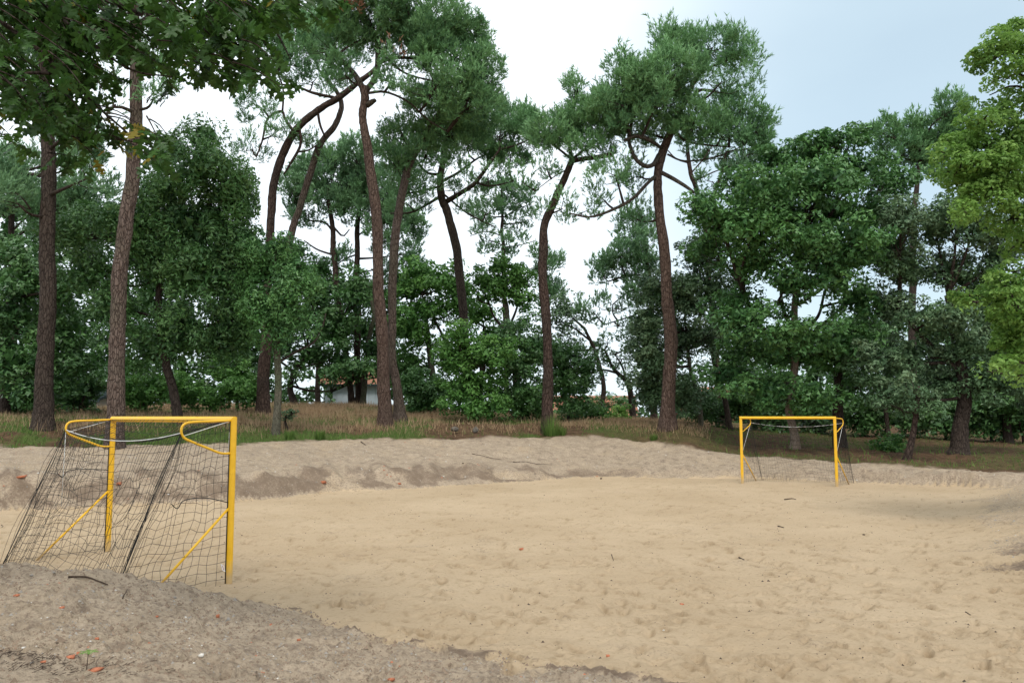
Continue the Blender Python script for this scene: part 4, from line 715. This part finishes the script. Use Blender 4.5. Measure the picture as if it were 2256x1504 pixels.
        tg = MB(); tg.box(p_-ax*.0, (.0075, .012, .07), R); s_ = tg.build('stripe', M['brick'], None, False); s_.data.transform(__import__('mathutils').Matrix.Translation(-Vector(mid))); s_.parent = o
    return root
nR, nL = G(504, 1284), G(237, 1215); ax_ = nR-nL; bk_ = np.array([-(-ax_[1]), -ax_[0], 0]); bk_ = bk_/np.linalg.norm(bk_)
if bk_[1] > 0: bk_ = -bk_
goal('near yellow goal with black net, ropes and white clips at the left', nL, nR, bk_, 2.08, group='yellow goals facing each other on the sand', ncb=36)
fL, fR = G(1635.5, 1063.5), G(1844, 1071); ax_ = fR-fL; ax_ = ax_/np.linalg.norm(ax_)
bkf = np.array([.66, .75, 0]); bkf /= np.linalg.norm(bkf)
goal('far yellow goal at the right-hand end of the sand', fL, fR, bkf, 2.08, group='yellow goals facing each other on the sand', cl=False, hidden_z=1, cr=.0022, ncb=30)

# ------------------------------------------------------------------ overhanging oak, near, upper left
def oak_leaf(seed, L_=.175):
    r = np.random.default_rng(seed); half = [(0, .012), (.10, .02), (.16, .12), (.24, .17), (.27, .07), (.34, .06), (.42, .24), (.52, .30), (.50, .12), (.60, .07), (.66, .22), (.80, .27), (.77, .10), (.86, .09), (.93, .13), (1.0, .0)]
    half = [(x, y*r.uniform(.8, 1.15)) for x, y in half]; pts = [(x, y) for x, y in half]+[(x, -y*r.uniform(.85, 1.1)) for x, y in half[-2::-1]]
    V = [((x-.0)*L_, y*L_*1.05, -.10*L_*x*x-.5*abs(y)*abs(y)*L_+.02*L_*math.sin(9*x)) for x, y in pts]; n = len(half)
    Fq = []; m_ = len(V)
    mid = [((x)*L_, 0, -.10*L_*x*x-.02*L_) for x, _ in half[:-1]]; k0 = len(V); V += mid
    for i in range(n-1):
        a_, b_ = k0+i, (k0+i+1 if i+1 < n-1 else n-1)
        Fq.append([i, a_, b_, i+1] if b_ != n-1 else [i, a_, n-1]); l0, l1 = (m_-i if i else None), m_-i-1
        i0 = (2*n-2-i); i1 = (2*n-3-i)
        Fq.append([a_, i0, i1, b_] if b_ != n-1 else [a_, i0, n-1])
    return np.array(V), Fq
def tri_of(Fq): 
    o = []
    for f in Fq:
        o.append(f[:3]); 
        if len(f) == 4: o.append([f[0], f[2], f[3]])
    return np.array(o)
LV = [oak_leaf(s) for s in range(5)]
ro = rooted('oak_tree', (-7.2, 2.6, height(-7.2, 2.6)), 'near oak hanging its lobed leaves in from the upper left corner', 'tree', None)
rg = np.random.default_rng(21)
tb = MB(); q = spline([(-7.2, 2.6, .2), (-7.1, 2.8, 2.5), (-6.8, 3.2, 4.6), (-6.4, 3.6, 6.5), (-6.0, 3.6, 9)], 30); tb.tube(q, np.linspace(.32, .12, 30), 12, True, .1, 3); tb.build('trunk', M['bark_dark'], ro)
OB = [([(-60, -260, 60), (60, -20, 16), (110, 100, 12), (190, 210, 8), (300, 310, 5), (330, 340, 3)], 6.0), ([(-80, -240, 50), (160, -40, 14), (330, 20, 10), (430, 90, 6), (500, 170, 3)], 6.2), ([(-100, -200, 50), (300, -80, 14), (520, -10, 10), (600, 60, 7), (640, 130, 3)], 6.4),
      ([(-100, -60, 40), (20, 60, 12), (50, 170, 8), (60, 260, 4)], 5.7), ([(-100, -300, 50), (420, -140, 14), (640, -50, 9), (720, 10, 5), (750, 50, 3)], 6.3), ([(60, -20, 10), (160, 60, 8), (280, 150, 6), (380, 170, 3)], 5.9)]
for lp, dd in OB:
    pts = np.array([P(a, b, dd+.25*(i-2)*((i % 2)*2-1)*.3) for i, (a, b, _) in enumerate(lp)]); rr_ = np.array([c*dd/F/2 for *_, c in lp])
    if lp[0][0] < 0: pts[0] = [-6.6, 3.5, 5.5+.2*dd]
    q = spline(pts, 26); m = MB(); m.tube(q, np.interp(np.linspace(0, 1, 26), np.linspace(0, 1, len(rr_)), rr_)*.85, 7, False, .1); m.build('limb', M['bark_dark'], ro)
OBL = [(60, 40, 110, 70, 1.2), (190, 60, 110, 80, 1.2), (320, 50, 110, 80, 1.1), (450, 50, 100, 70, 1.2), (570, 50, 90, 75, 1.3), (680, 25, 75, 45, 1.1), (730, 10, 40, 30, .8), (560, 140, 75, 55, 1.2), (470, 130, 60, 60, 1.0), (610, 165, 40, 30, .6), (400, 130, 60, 40, .7), (110, 150, 130, 80, 1.1), (240, 160, 70, 60, .9), (40, 240, 80, 60, 1.1), (140, 260, 90, 50, 1.0), (230, 290, 50, 35, 1.0), (215, 340, 50, 28, .8), (330, 310, 55, 35, 1.0), (350, 350, 35, 22, .8), (20, 300, 50, 30, .7), (390, 180, 35, 20, .4), (470, 175, 20, 12, .4)]
cand = []; tw = MB()
for (bx, by, rx, ry, den) in OBL:
    n = int(den*rx*ry*math.pi/150)
    ntw = max(3, n//7)
    for _ in range(ntw):
        a = rg.random()*2*math.pi; r_ = rg.random()**.5; dpt = 6.0+rg.normal(0, .35)
        tip = P(bx+rx*r_*math.cos(a), by+ry*r_*math.sin(a), dpt); st = tip+np.array([-rg.uniform(.12, .4), rg.uniform(-.1, .1), rg.uniform(.1, .3)])
        tw.tube(spline([st, (st+tip)/2+[0, 0, .03], tip], 5), np.linspace(.006, .002, 5), 4, False)
        for k in range(7):
            t = rg.random()**.6; p_ = st+(tip-st)*t; ang = rg.random()*2*math.pi
            dv = nrm((tip-st)/np.linalg.norm(tip-st)*.6+np.array([math.cos(ang), math.sin(ang), -.35]))
            nv = nrm(np.array([0, 0, 1.])*.8+rg.normal(size=3)*.5); bx_ = nrm(np.cross(nv, dv)); nv = np.cross(dv, bx_)
            Rm = np.stack([dv, bx_, nv], 1)*rg.uniform(.7, 1.12); yel = (by > 270 and rg.random() < .16) or rg.random() < .02
            cand.append((p_, Rm, int(rg.integers(5)), yel))
tag(tw.build('twigs', M['bark_dark'], ro), kind='stuff')
print('oak leaves', len(cand))
order = rg.permutation(len(cand)); near_set = set(sorted(order.tolist(), key=lambda i: cand[i][0][1])[:300])
lm = {}
from mathutils import Matrix
for i in range(5):
    for yel in (False, True):
        V, Fq = LV[i]; me = bpy.data.meshes.new('leaf'); me.from_pydata(V.tolist(), [], Fq); me.materials.append(M['yellow_leaf' if yel else 'near_oak'])
        a = me.attributes.new('tint', 'FLOAT', 'FACE'); a.data.foreach_set('value', np.full(len(Fq), .25+.13*i, np.float32)); lm[(i, yel)] = me
Vs, Fs, Ts, n0 = {0: [], 1: []}, {0: [], 1: []}, {0: [], 1: []}, {0: 0, 1: 0}; off = np.array(ro['_o'])
for i, (p_, Rm, k, yel) in enumerate(cand):
    if i in near_set:
        o = bpy.data.objects.new('leaf', lm[(k, bool(yel))]); C.objects.link(o); o.parent = ro
        M4 = Matrix(((Rm[0, 0], Rm[0, 1], Rm[0, 2], p_[0]-off[0]), (Rm[1, 0], Rm[1, 1], Rm[1, 2], p_[1]-off[1]), (Rm[2, 0], Rm[2, 1], Rm[2, 2], p_[2]-off[2]), (0, 0, 0, 1))); o.matrix_basis = M4
    else:
        V, Fq = LV[k]; tq = tri_of(Fq); y_ = int(yel); Vs[y_].append(V@Rm.T+p_); Fs[y_].append(tq+n0[y_]); Ts[y_].append(np.full(len(tq), rg.random())); n0[y_] += len(V)
for y_, nm, mt in ((0, 'foliage', 'near_oak'), (1, 'yellow_foliage', 'yellow_leaf')):
    if Vs[y_]: tag(part(nm, np.vstack(Vs[y_]), np.vstack(Fs[y_]), M[mt], ro, fattrs={'tint': np.concatenate(Ts[y_])}), kind='stuff')
# the rest of its crown, above the picture: it shades the leaves below
V, Fc, T, _, _ = crown([(-300, -300, 420, 170, .8, 0), (200, -300, 380, 150, .9, 0), (600, -260, 260, 110, .8, 0), (-250, 50, 200, 200, .8, 0)], 6.2, 'leaf', rg, clump=.35, cov=3.4, size=.16, asp=.6, thick=1.3, core=False)
part('crown', V, Fc, M['near_oak'], ro, fattrs={'tint': T})

# ------------------------------------------------------------------ grass, ivy, debris
rg = np.random.default_rng(5)
def blades(name, label, n, pxr, drange, hrange, wid, mat, keep, lean=.25):
    px_ = rg.uniform(*pxr, n); y = rg.uniform(*drange, n); x = (px_-CX)/F*y; z, s, nb, rb = terrain(x, y); so_, ve_, da_, gr_ = masks(x, y, s, nb, rb)
    k = keep(x, y, s, ve_, gr_, px_)>rg.random(n); x, y, z = x[k], y[k], z[k]; rel = relief(x, y, s[k], nb[k], rb[k], so_[k], ve_[k]); z = z+rel-.02; m = len(x)
    h = rg.uniform(*hrange, m)*rg.uniform(.6, 1, m); a = rg.random(m)*6.28; wv = np.stack([np.cos(a), np.sin(a), 0*a], 1)*wid*rg.uniform(.6, 1.3, m)[:, None]
    b = np.stack([x, y, z], 1); tip = b+np.stack([rg.normal(0, lean, m)*h, rg.normal(0, lean, m)*h, h], 1)
    V = np.stack([b-wv, b+wv, tip], 1).reshape(-1, 3); tag(place(name, mesh_np(name, V, np.arange(len(V)).reshape(-1, 3), M[mat], fattrs={'tint': rg.random(m)})), label, 'grass', kind='stuff')
cl_ = lambda x, y, sc, a, b, sd: sstep(a, b, fbm(x*sc, y*sc, 3, sd))
blades('dry_grass', 'straw-coloured tall grass on the rise under the pines', 130000, (-150, 1560), (27, 52), (.12, .36), .014, 'straw', lambda x, y, s, ve, gr, px: ve*(s > 2.5)*(.25+.75*cl_(x, y, .5, .4, .6, 91))*np.interp(px, [0, 500, 560, 950, 1000, 1150, 1250, 1500], [.5, .6, 1.4, 1.4, .8, .35, .9, .7]))
blades('dry_stalks', 'sparse seeding stalks along the upper edge of the bank', 5000, (-100, 1500), (23, 36), (.35, .75), .008, 'straw', lambda x, y, s, ve, gr, px: ve*(s > 2.2)*cl_(x, y, .8, .5, .65, 92))
blades('green_grass', 'green grass growing along the top of the bank', 60000, (-150, 1750), (23, 40), (.08, .26), .014, 'grass', lambda x, y, s, ve, gr, px: ve*(s < 3.3)*(gr*.9+.12)*np.interp(px, [0, 1000, 1300, 1500, 1750], [1, 1, .8, .25, .4]), .45)
blades('shade_grass', 'thin green grass in the shade under the right-hand trees', 26000, (1560, 2400), (27, 45), (.08, .3), .014, 'grass', lambda x, y, s, ve, gr, px: ve*(.08+gr*.5), .4)
# clumps at the edge of the sand
for (px_, py_, r_, lb) in ((705, 970, 12, 'round green weed tuft at the sand edge below the tallest pine'), (1215, 952, 26, 'grassy clump with seed heads at the crooked pine foot'), (1238, 958, 12, 'dark green weed just right of the seeding grass clump'), (1440, 972, 9, 'tiny green weed left of the far goal on the bank top'), (640, 905, 12, 'feathery weed right of the ivy-wrapped trunk')):
    d_ = np.interp(px_, TC, TD[:, 2])+.5; c = P(px_, py_, d_); gz_ = height(c[0], d_); n = 260; rad = r_*d_/F; a = rg.random(n)*6.28; q = rg.random(n)**.5*rad*.7
    b = np.stack([c[0]+q*np.cos(a), d_+q*np.sin(a), np.full(n, gz_-.02)], 1); h = rg.uniform(.5, 1.3, n)*rad*1.6; tip = b+np.stack([np.cos(a)*q*.9, np.sin(a)*q*.9, h], 1); wv = np.stack([-np.sin(a), np.cos(a), 0*a], 1)*.012
    b2 = b-np.array([c[0], d_, gz_]); tip = tip-np.array([c[0], d_, gz_]); V = np.stack([b2-wv, b2+wv, tip], 1).reshape(-1, 3)
    o = place('weed', mesh_np('weed', V, np.arange(len(V)).reshape(-1, 3), M['grass'], fattrs={'tint': rg.random(n)}), None, (c[0], d_, gz_)); tag(o, lb, 'weed', 'weeds along the bank')

def lump(seed, sx, sy, sz, sharp=.25):
    r = np.random.default_rng(seed); import bmesh
    bm = bmesh.new(); bmesh.ops.create_icosphere(bm, subdivisions=1, radius=.5)
    for v in bm.verts: v.co = v.co*(1+r.uniform(-sharp, sharp)); v.co.x *= sx; v.co.y *= sy; v.co.z *= sz
    V = np.array([v.co[:] for v in bm.verts]); Fq = np.array([[v.index for v in f.verts] for f in bm.faces]); bm.free(); return V, Fq
def shard(seed, sx, sy, sz):
    r = np.random.default_rng(seed); V = np.array([[x, y, z] for x in (-.5, .5) for y in (-.5, .5) for z in (-.5, .5)])*[sx, sy, sz]; V = V+r.uniform(-.16, .16, V.shape)*[sx, sy, sz*.5]
    return V, np.array([[0, 1, 3, 2], [4, 6, 7, 5], [0, 4, 5, 1], [2, 3, 7, 6], [0, 2, 6, 4], [1, 5, 7, 3]])
def surf(x, y):
    xa, ya = np.atleast_1d(np.asarray(x, float)), np.atleast_1d(np.asarray(y, float))
    fy = np.clip(np.searchsorted(Yr, ya)-1, 0, nr_-2); ty = (ya-Yr[fy])/(Yr[fy+1]-Yr[fy]); fx_ = (xa/ya+us)/(2*us)*(ncol-1); fx = np.clip(fx_.astype(int), 0, ncol-2); tx = fx_-fx
    return (ZZ[fy, fx]*(1-tx)+ZZ[fy, fx+1]*tx)*(1-ty)+(ZZ[fy+1, fx]*(1-tx)+ZZ[fy+1, fx+1]*tx)*ty
def onground(px_, py_):
    """first point of the line of sight that meets the terrain"""
    d = P(px_, py_, 1.0)-np.array([0, 0, EYE]); ts = np.arange(4.0, 60, .03); pts = np.array([0, 0, EYE])+d*ts[:, None]; zz = surf(pts[:, 0], pts[:, 1]); k = np.argmax(pts[:, 2] < zz); return np.array([pts[k, 0], pts[k, 1], zz[k]])
def litter(name, label, cat, px_, py_, wpx, hpx, mat, shape='shard', group=None, rot=None):
    wpx *= .72; hpx *= .6; p_ = onground(px_, py_); s_ = wpx*p_[1]/F; sd = int(px_*7+py_)
    V, Fq = (shard if shape == 'shard' else lump)(sd, s_, s_*.7, max(hpx*p_[1]/F, .012)); a = (sd % 7)*.2-.6 if rot is None else rot
    o = place(name, mesh_np(name, V, Fq, M[mat])); o.location = tuple(p_+[0, 0, .15*max(hpx*p_[1]/F, .012)]); o.rotation_euler = (.12, -.1, a); tag(o, label, cat, group); return o
BR = 'broken brick pieces on the soil'
for px_, py_, w_, h_, lb in ((210, 1478, 34, 9, 'flat orange brick shard lowest in the left corner, below the seedling'), (155, 1448, 22, 9, 'orange brick piece just left of the little seedling'), (172, 1440, 10, 10, 'small upright brick chip touching the seedling'), (95, 1460, 14, 7, 'brick chip among dark twigs in the corner'), (36, 1318, 13, 7, 'brick chip near the left edge on the heaped soil'), (213, 1410, 9, 8, 'brick crumb halfway up the soil above the seedling'),
                         (136, 1340, 11, 7, 'brick crumb on the soil under the goal net'), (480, 1362, 9, 14, 'upright brick sliver below the near post'), (658, 1410, 9, 8, 'brick crumb near the lip of the soil heap'), (862, 1500, 16, 9, 'brick piece cut by the bottom edge of the picture'), (1149, 1211, 10, 8, 'lone red brick chip in mid sand'), (1339, 1445, 10, 9, 'red brick chip in the sand near the bottom'), (345, 1358, 9, 5, 'thin brick crumb in the middle of the near soil'),
                         (1502, 1331, 12, 5, 'low red chip in the right half of the sand'), (47, 1054, 24, 6, 'long brick shard on the far bank left of the goal'), (262, 1067, 12, 9, 'brick piece on the bank seen through the net'), (712, 1064, 14, 10, 'orange brick pair in the dark eroded slope'), (880, 1066, 8, 6, 'brick chip in the eroded slope, right of the orange pair')):
    litter('brick_fragment', lb, 'brick', px_, py_, w_, h_, 'brick', group=BR)
for px_, py_, w_, h_, lb, mt in ((443, 1450, 24, 14, 'pale flat stone on the near soil', 'shell'), (126, 1385+5, 14, 8, 'grey pebble above the seedling', 'stone'), (52, 1427, 14, 8, 'white shell piece by the twigs in the corner', 'shell'), (70, 1465, 14, 6, 'white flake right of the corner twigs', 'shell'), (417, 1407, 9, 4, 'small white flake on the soil', 'shell'), (70, 1270, 14, 12, 'grey stone on top of the soil heap, left', 'stone'), (118, 1263, 12, 10, 'smaller pale stone beside the one on the heap', 'stone'),
                             (238, 1247, 9, 6, 'white crumb on the crest under the net', 'shell'), (385, 1318, 16, 12, 'ochre clod below the net brace', 'stone'), (668, 1458, 24, 9, 'grey clod at the bottom, right of the pale stone', 'stone'), (130, 1416, 18, 8, 'long grey pebble left of the seedling top', 'stone'), (1462, 1390, 10, 6, 'pale pebble in the lower sand', 'shell'), (1903, 1179, 9, 8, 'dark pine cone lying in the sand before the far goal', 'twig'),
                             (1324, 1055, 8, 8, 'dark cone at the foot of the far bank', 'twig'), (1020, 1022-1, 7, 6, 'dark cone high on the grey bank', 'twig')):
    litter('pine_cone' if 'cone' in lb else 'stone', lb, 'pine cone' if 'cone' in lb else 'stone', px_, py_, w_, h_, mt, 'lump', 'loose stones and cones on the ground')
def stick(label, pts, rad, group='fallen twigs and sticks'):
    Q_ = []
    for a_, b_ in pts: p_ = onground(a_, b_); Q_.append(p_+[0, 0, rad*.9])
    c = Q_[0]; r = rooted('stick', c, label, 'stick', group); r_ = MB(); q = spline(Q_, 14); q[:, 2] = np.maximum(q[:, 2], surf(q[:, 0], q[:, 1])+rad*.6); r_.tube(q, np.linspace(rad, rad*.5, 14), 5, True, .15); 
    o = r_.build('stick', M['twig'], r); me = o.data; bpy.data.objects.remove(o); loc = r.location.copy(); lab = r['label']; bpy.data.objects.remove(r); o = place('stick', me, None, loc); tag(o, lab, 'stick', group)
stick('long bent dead stick lying over the soil heap below the net', [(150, 1272), (190, 1274), (215, 1284), (238, 1292)], .011)
stick('thin stick standing out of the soil below the goal brace', [(270, 1322), (280, 1306)], .006)
stick('short dark stick in mid sand', [(1347, 1222), (1352, 1236)], .007)
stick('dark bark strip in the sand before the far goal', [(1714, 1160), (1727, 1163)], .014)
stick('small brown stick left of centre in the right sand', [(1628, 1229), (1640, 1234)], .011)
stick('pale stick near the right bottom', [(2127, 1348), (2139, 1355)], .006)
stick('pale driftwood strip lying on sand before the far goal', [(1728, 1101), (1745, 1099), (1754, 1101)], .014)
stick('fallen branch on the grey bank, left part', [(1040, 1000), (1075, 1008), (1105, 1013)], .013)
stick('fallen branch on the grey bank, right part', [(1130, 1018), (1180, 1022), (1215, 1024)], .013)
stick('broken branch at the edge of the grass above the bank', [(795, 974), (806, 981)], .018)
# seedling
p_ = onground(190, 1478); sd_ = rooted('seedling', p_, 'lone oak seedling with pale green leaves in the left corner', 'seedling')
m = MB(); top = p_+[.01, 0, .13]; m.tube([p_-[0, 0, .02], p_+[0, .01, .06], top], [.004, .003, .002], 5); m.build('stem', M['twig'], sd_)
for k in range(6):
    a = k*1.05; V, Fq = LV[k % 5]; Rz = np.array([[math.cos(a), -math.sin(a), 0], [math.sin(a), math.cos(a), 0], [0, 0, 1]])
    V = (V*.38)@Rz.T+top; me = mesh_np('leaf', V-np.array(sd_['_o']), tri_of(Fq), M['bright'], fattrs={'tint': np.full(len(tri_of(Fq)), .7)}); place('leaf', me, sd_)
# crumbs: nobody could count them
def crumbs(name, label, n, region, size, mat, flat=.5):
    px_ = rg.uniform(region[0], region[2], n*3); py_ = rg.uniform(region[1], region[3], n*3); y = (rg.uniform(4.6, 11, n*3) if name == 'soil_clods' else rg.uniform(6.0, 31, n*3)); x = rg.uniform(-.74, .74, n*3)*y
    _, s, nb, rb = terrain(x, y); ok = region[4](x, y, s, nb, rb) > rg.random(n*3); x, y = x[ok][:n], y[ok][:n]; z = surf(x, y); n = len(x)
    base = np.array([[1, 0, 0], [-.4, .8, 0], [-.5, -.8, 0], [0, 0, 1.]]); fc = np.array([[0, 1, 3], [1, 2, 3], [2, 0, 3]])
    a = rg.random(n)*6.28; s_ = rg.uniform(*size, n)*np.exp(rg.normal(0, .35, n)); ca, sa = np.cos(a), np.sin(a)
    Vb = base[None]*np.array([1, .8, flat])*s_[:, None, None]; V = np.stack([Vb[..., 0]*ca[:, None]-Vb[..., 1]*sa[:, None], Vb[..., 0]*sa[:, None]+Vb[..., 1]*ca[:, None], Vb[..., 2]-.1*s_[:, None]], -1)+np.stack([x, y, z], 1)[:, None]
    Fc = (fc[None]+np.arange(n)[:, None, None]*4).reshape(-1, 3); tag(place(name, mesh_np(name, V.reshape(-1, 3), Fc, M[mat])), label, 'gravel', kind='stuff')
onb = lambda x, y, s, nb, rb: ((s > .05) & (s < 2.05)) | (nb > .05) | ((rb > 1)*.3 > .2)
crumbs('brick_crumbs', 'tiny brick crumbs scattered over the banks', 900, (0, 0, 1, 1, lambda *a: onb(*a)*1.), (.005, .014), 'brick')
crumbs('shell_crumbs', 'tiny white shell and mortar crumbs scattered over the banks', 2200, (0, 0, 1, 1, lambda *a: onb(*a)*1.), (.004, .011), 'shell')
crumbs('rubble', 'pale mortar and shell rubble bits on the far grey bank', 700, (0, 0, 1, 1, lambda x, y, s, nb, rb: ((s > .1) & (s < 2.0))*1.), (.014, .034), 'shell')
crumbs('brick_rubble', 'orange brick bits strewn on the far grey bank', 260, (0, 0, 1, 1, lambda x, y, s, nb, rb: ((s > .1) & (s < 2.0) & (x < 3))*1.), (.014, .038), 'brick')
crumbs('gravel', 'dark grit and clods on the soil', 9000, (0, 0, 1, 1, lambda *a: onb(*a)*1.), (.005, .016), 'stone', .8)
crumbs('soil_clods', 'brown crumbs and clods of soil on the near heap', 9000, (0, 0, 1, 1, lambda x, y, s, nb, rb: (nb > -.08)*(.25+.75*sstep(.42, .62, fbm(x*2.5, y*2.5, 3, 97)))), (.006, .02), 'clod', .8)
crumbs('grit', 'fine dark bark grit lying on the sand', 2600, (0, 0, 1, 1, lambda x, y, s, nb, rb: (1-onb(x, y, s, nb, rb))*.6), (.006, .013), 'twig', .7)
# litter of dark needles and twigs in the left corner
tw = MB(); c0 = onground(110, 1462)
for k in range(300):
    x = c0[0]+rg.normal(-.15, .42); y = c0[1]+rg.normal(0, .13)+(x-c0[0])*-.05; 
    if abs(x/y) > .74: continue
    a = rg.normal(0, 1.2); l = rg.uniform(.015, .06); z = float(surf(x, y)[0]); tw.tube([(x-l*math.cos(a)/2, y-l*math.sin(a)/2, z+.004), (x+l*math.cos(a)/2, y+l*math.sin(a)/2, z+.008+rg.random()*.015)], .0022, 3, False)
tag(tw.build('twig_litter', M['twig'], None), 'dark twig and needle litter in the left bottom corner', 'litter', kind='stuff')
# rocks in the grass below the round bush
for px_, lb in ((1003, 'left mossy rock in grass below the big round bush'), (1048, 'right mossy rock in grass below the big round bush')):
    d_ = 32.2; c = P(px_, 940, d_); gz_ = height(c[0], d_); V, Fq = lump(px_, .34, .3, .26); o = place('rock', mesh_np('rock', V, Fq, M['rock'], True)); o.location = (c[0], d_, gz_+.12); tag(o, lb, 'rock', 'rocks in the grass')
# ivy flecks on the crooked pine
iv = None
for o in list(bpy.data.objects):
    if o.get('_o') is not None: del o['_o']
print('tris', sum(len(m.polygons) if True else 0 for m in bpy.data.meshes))
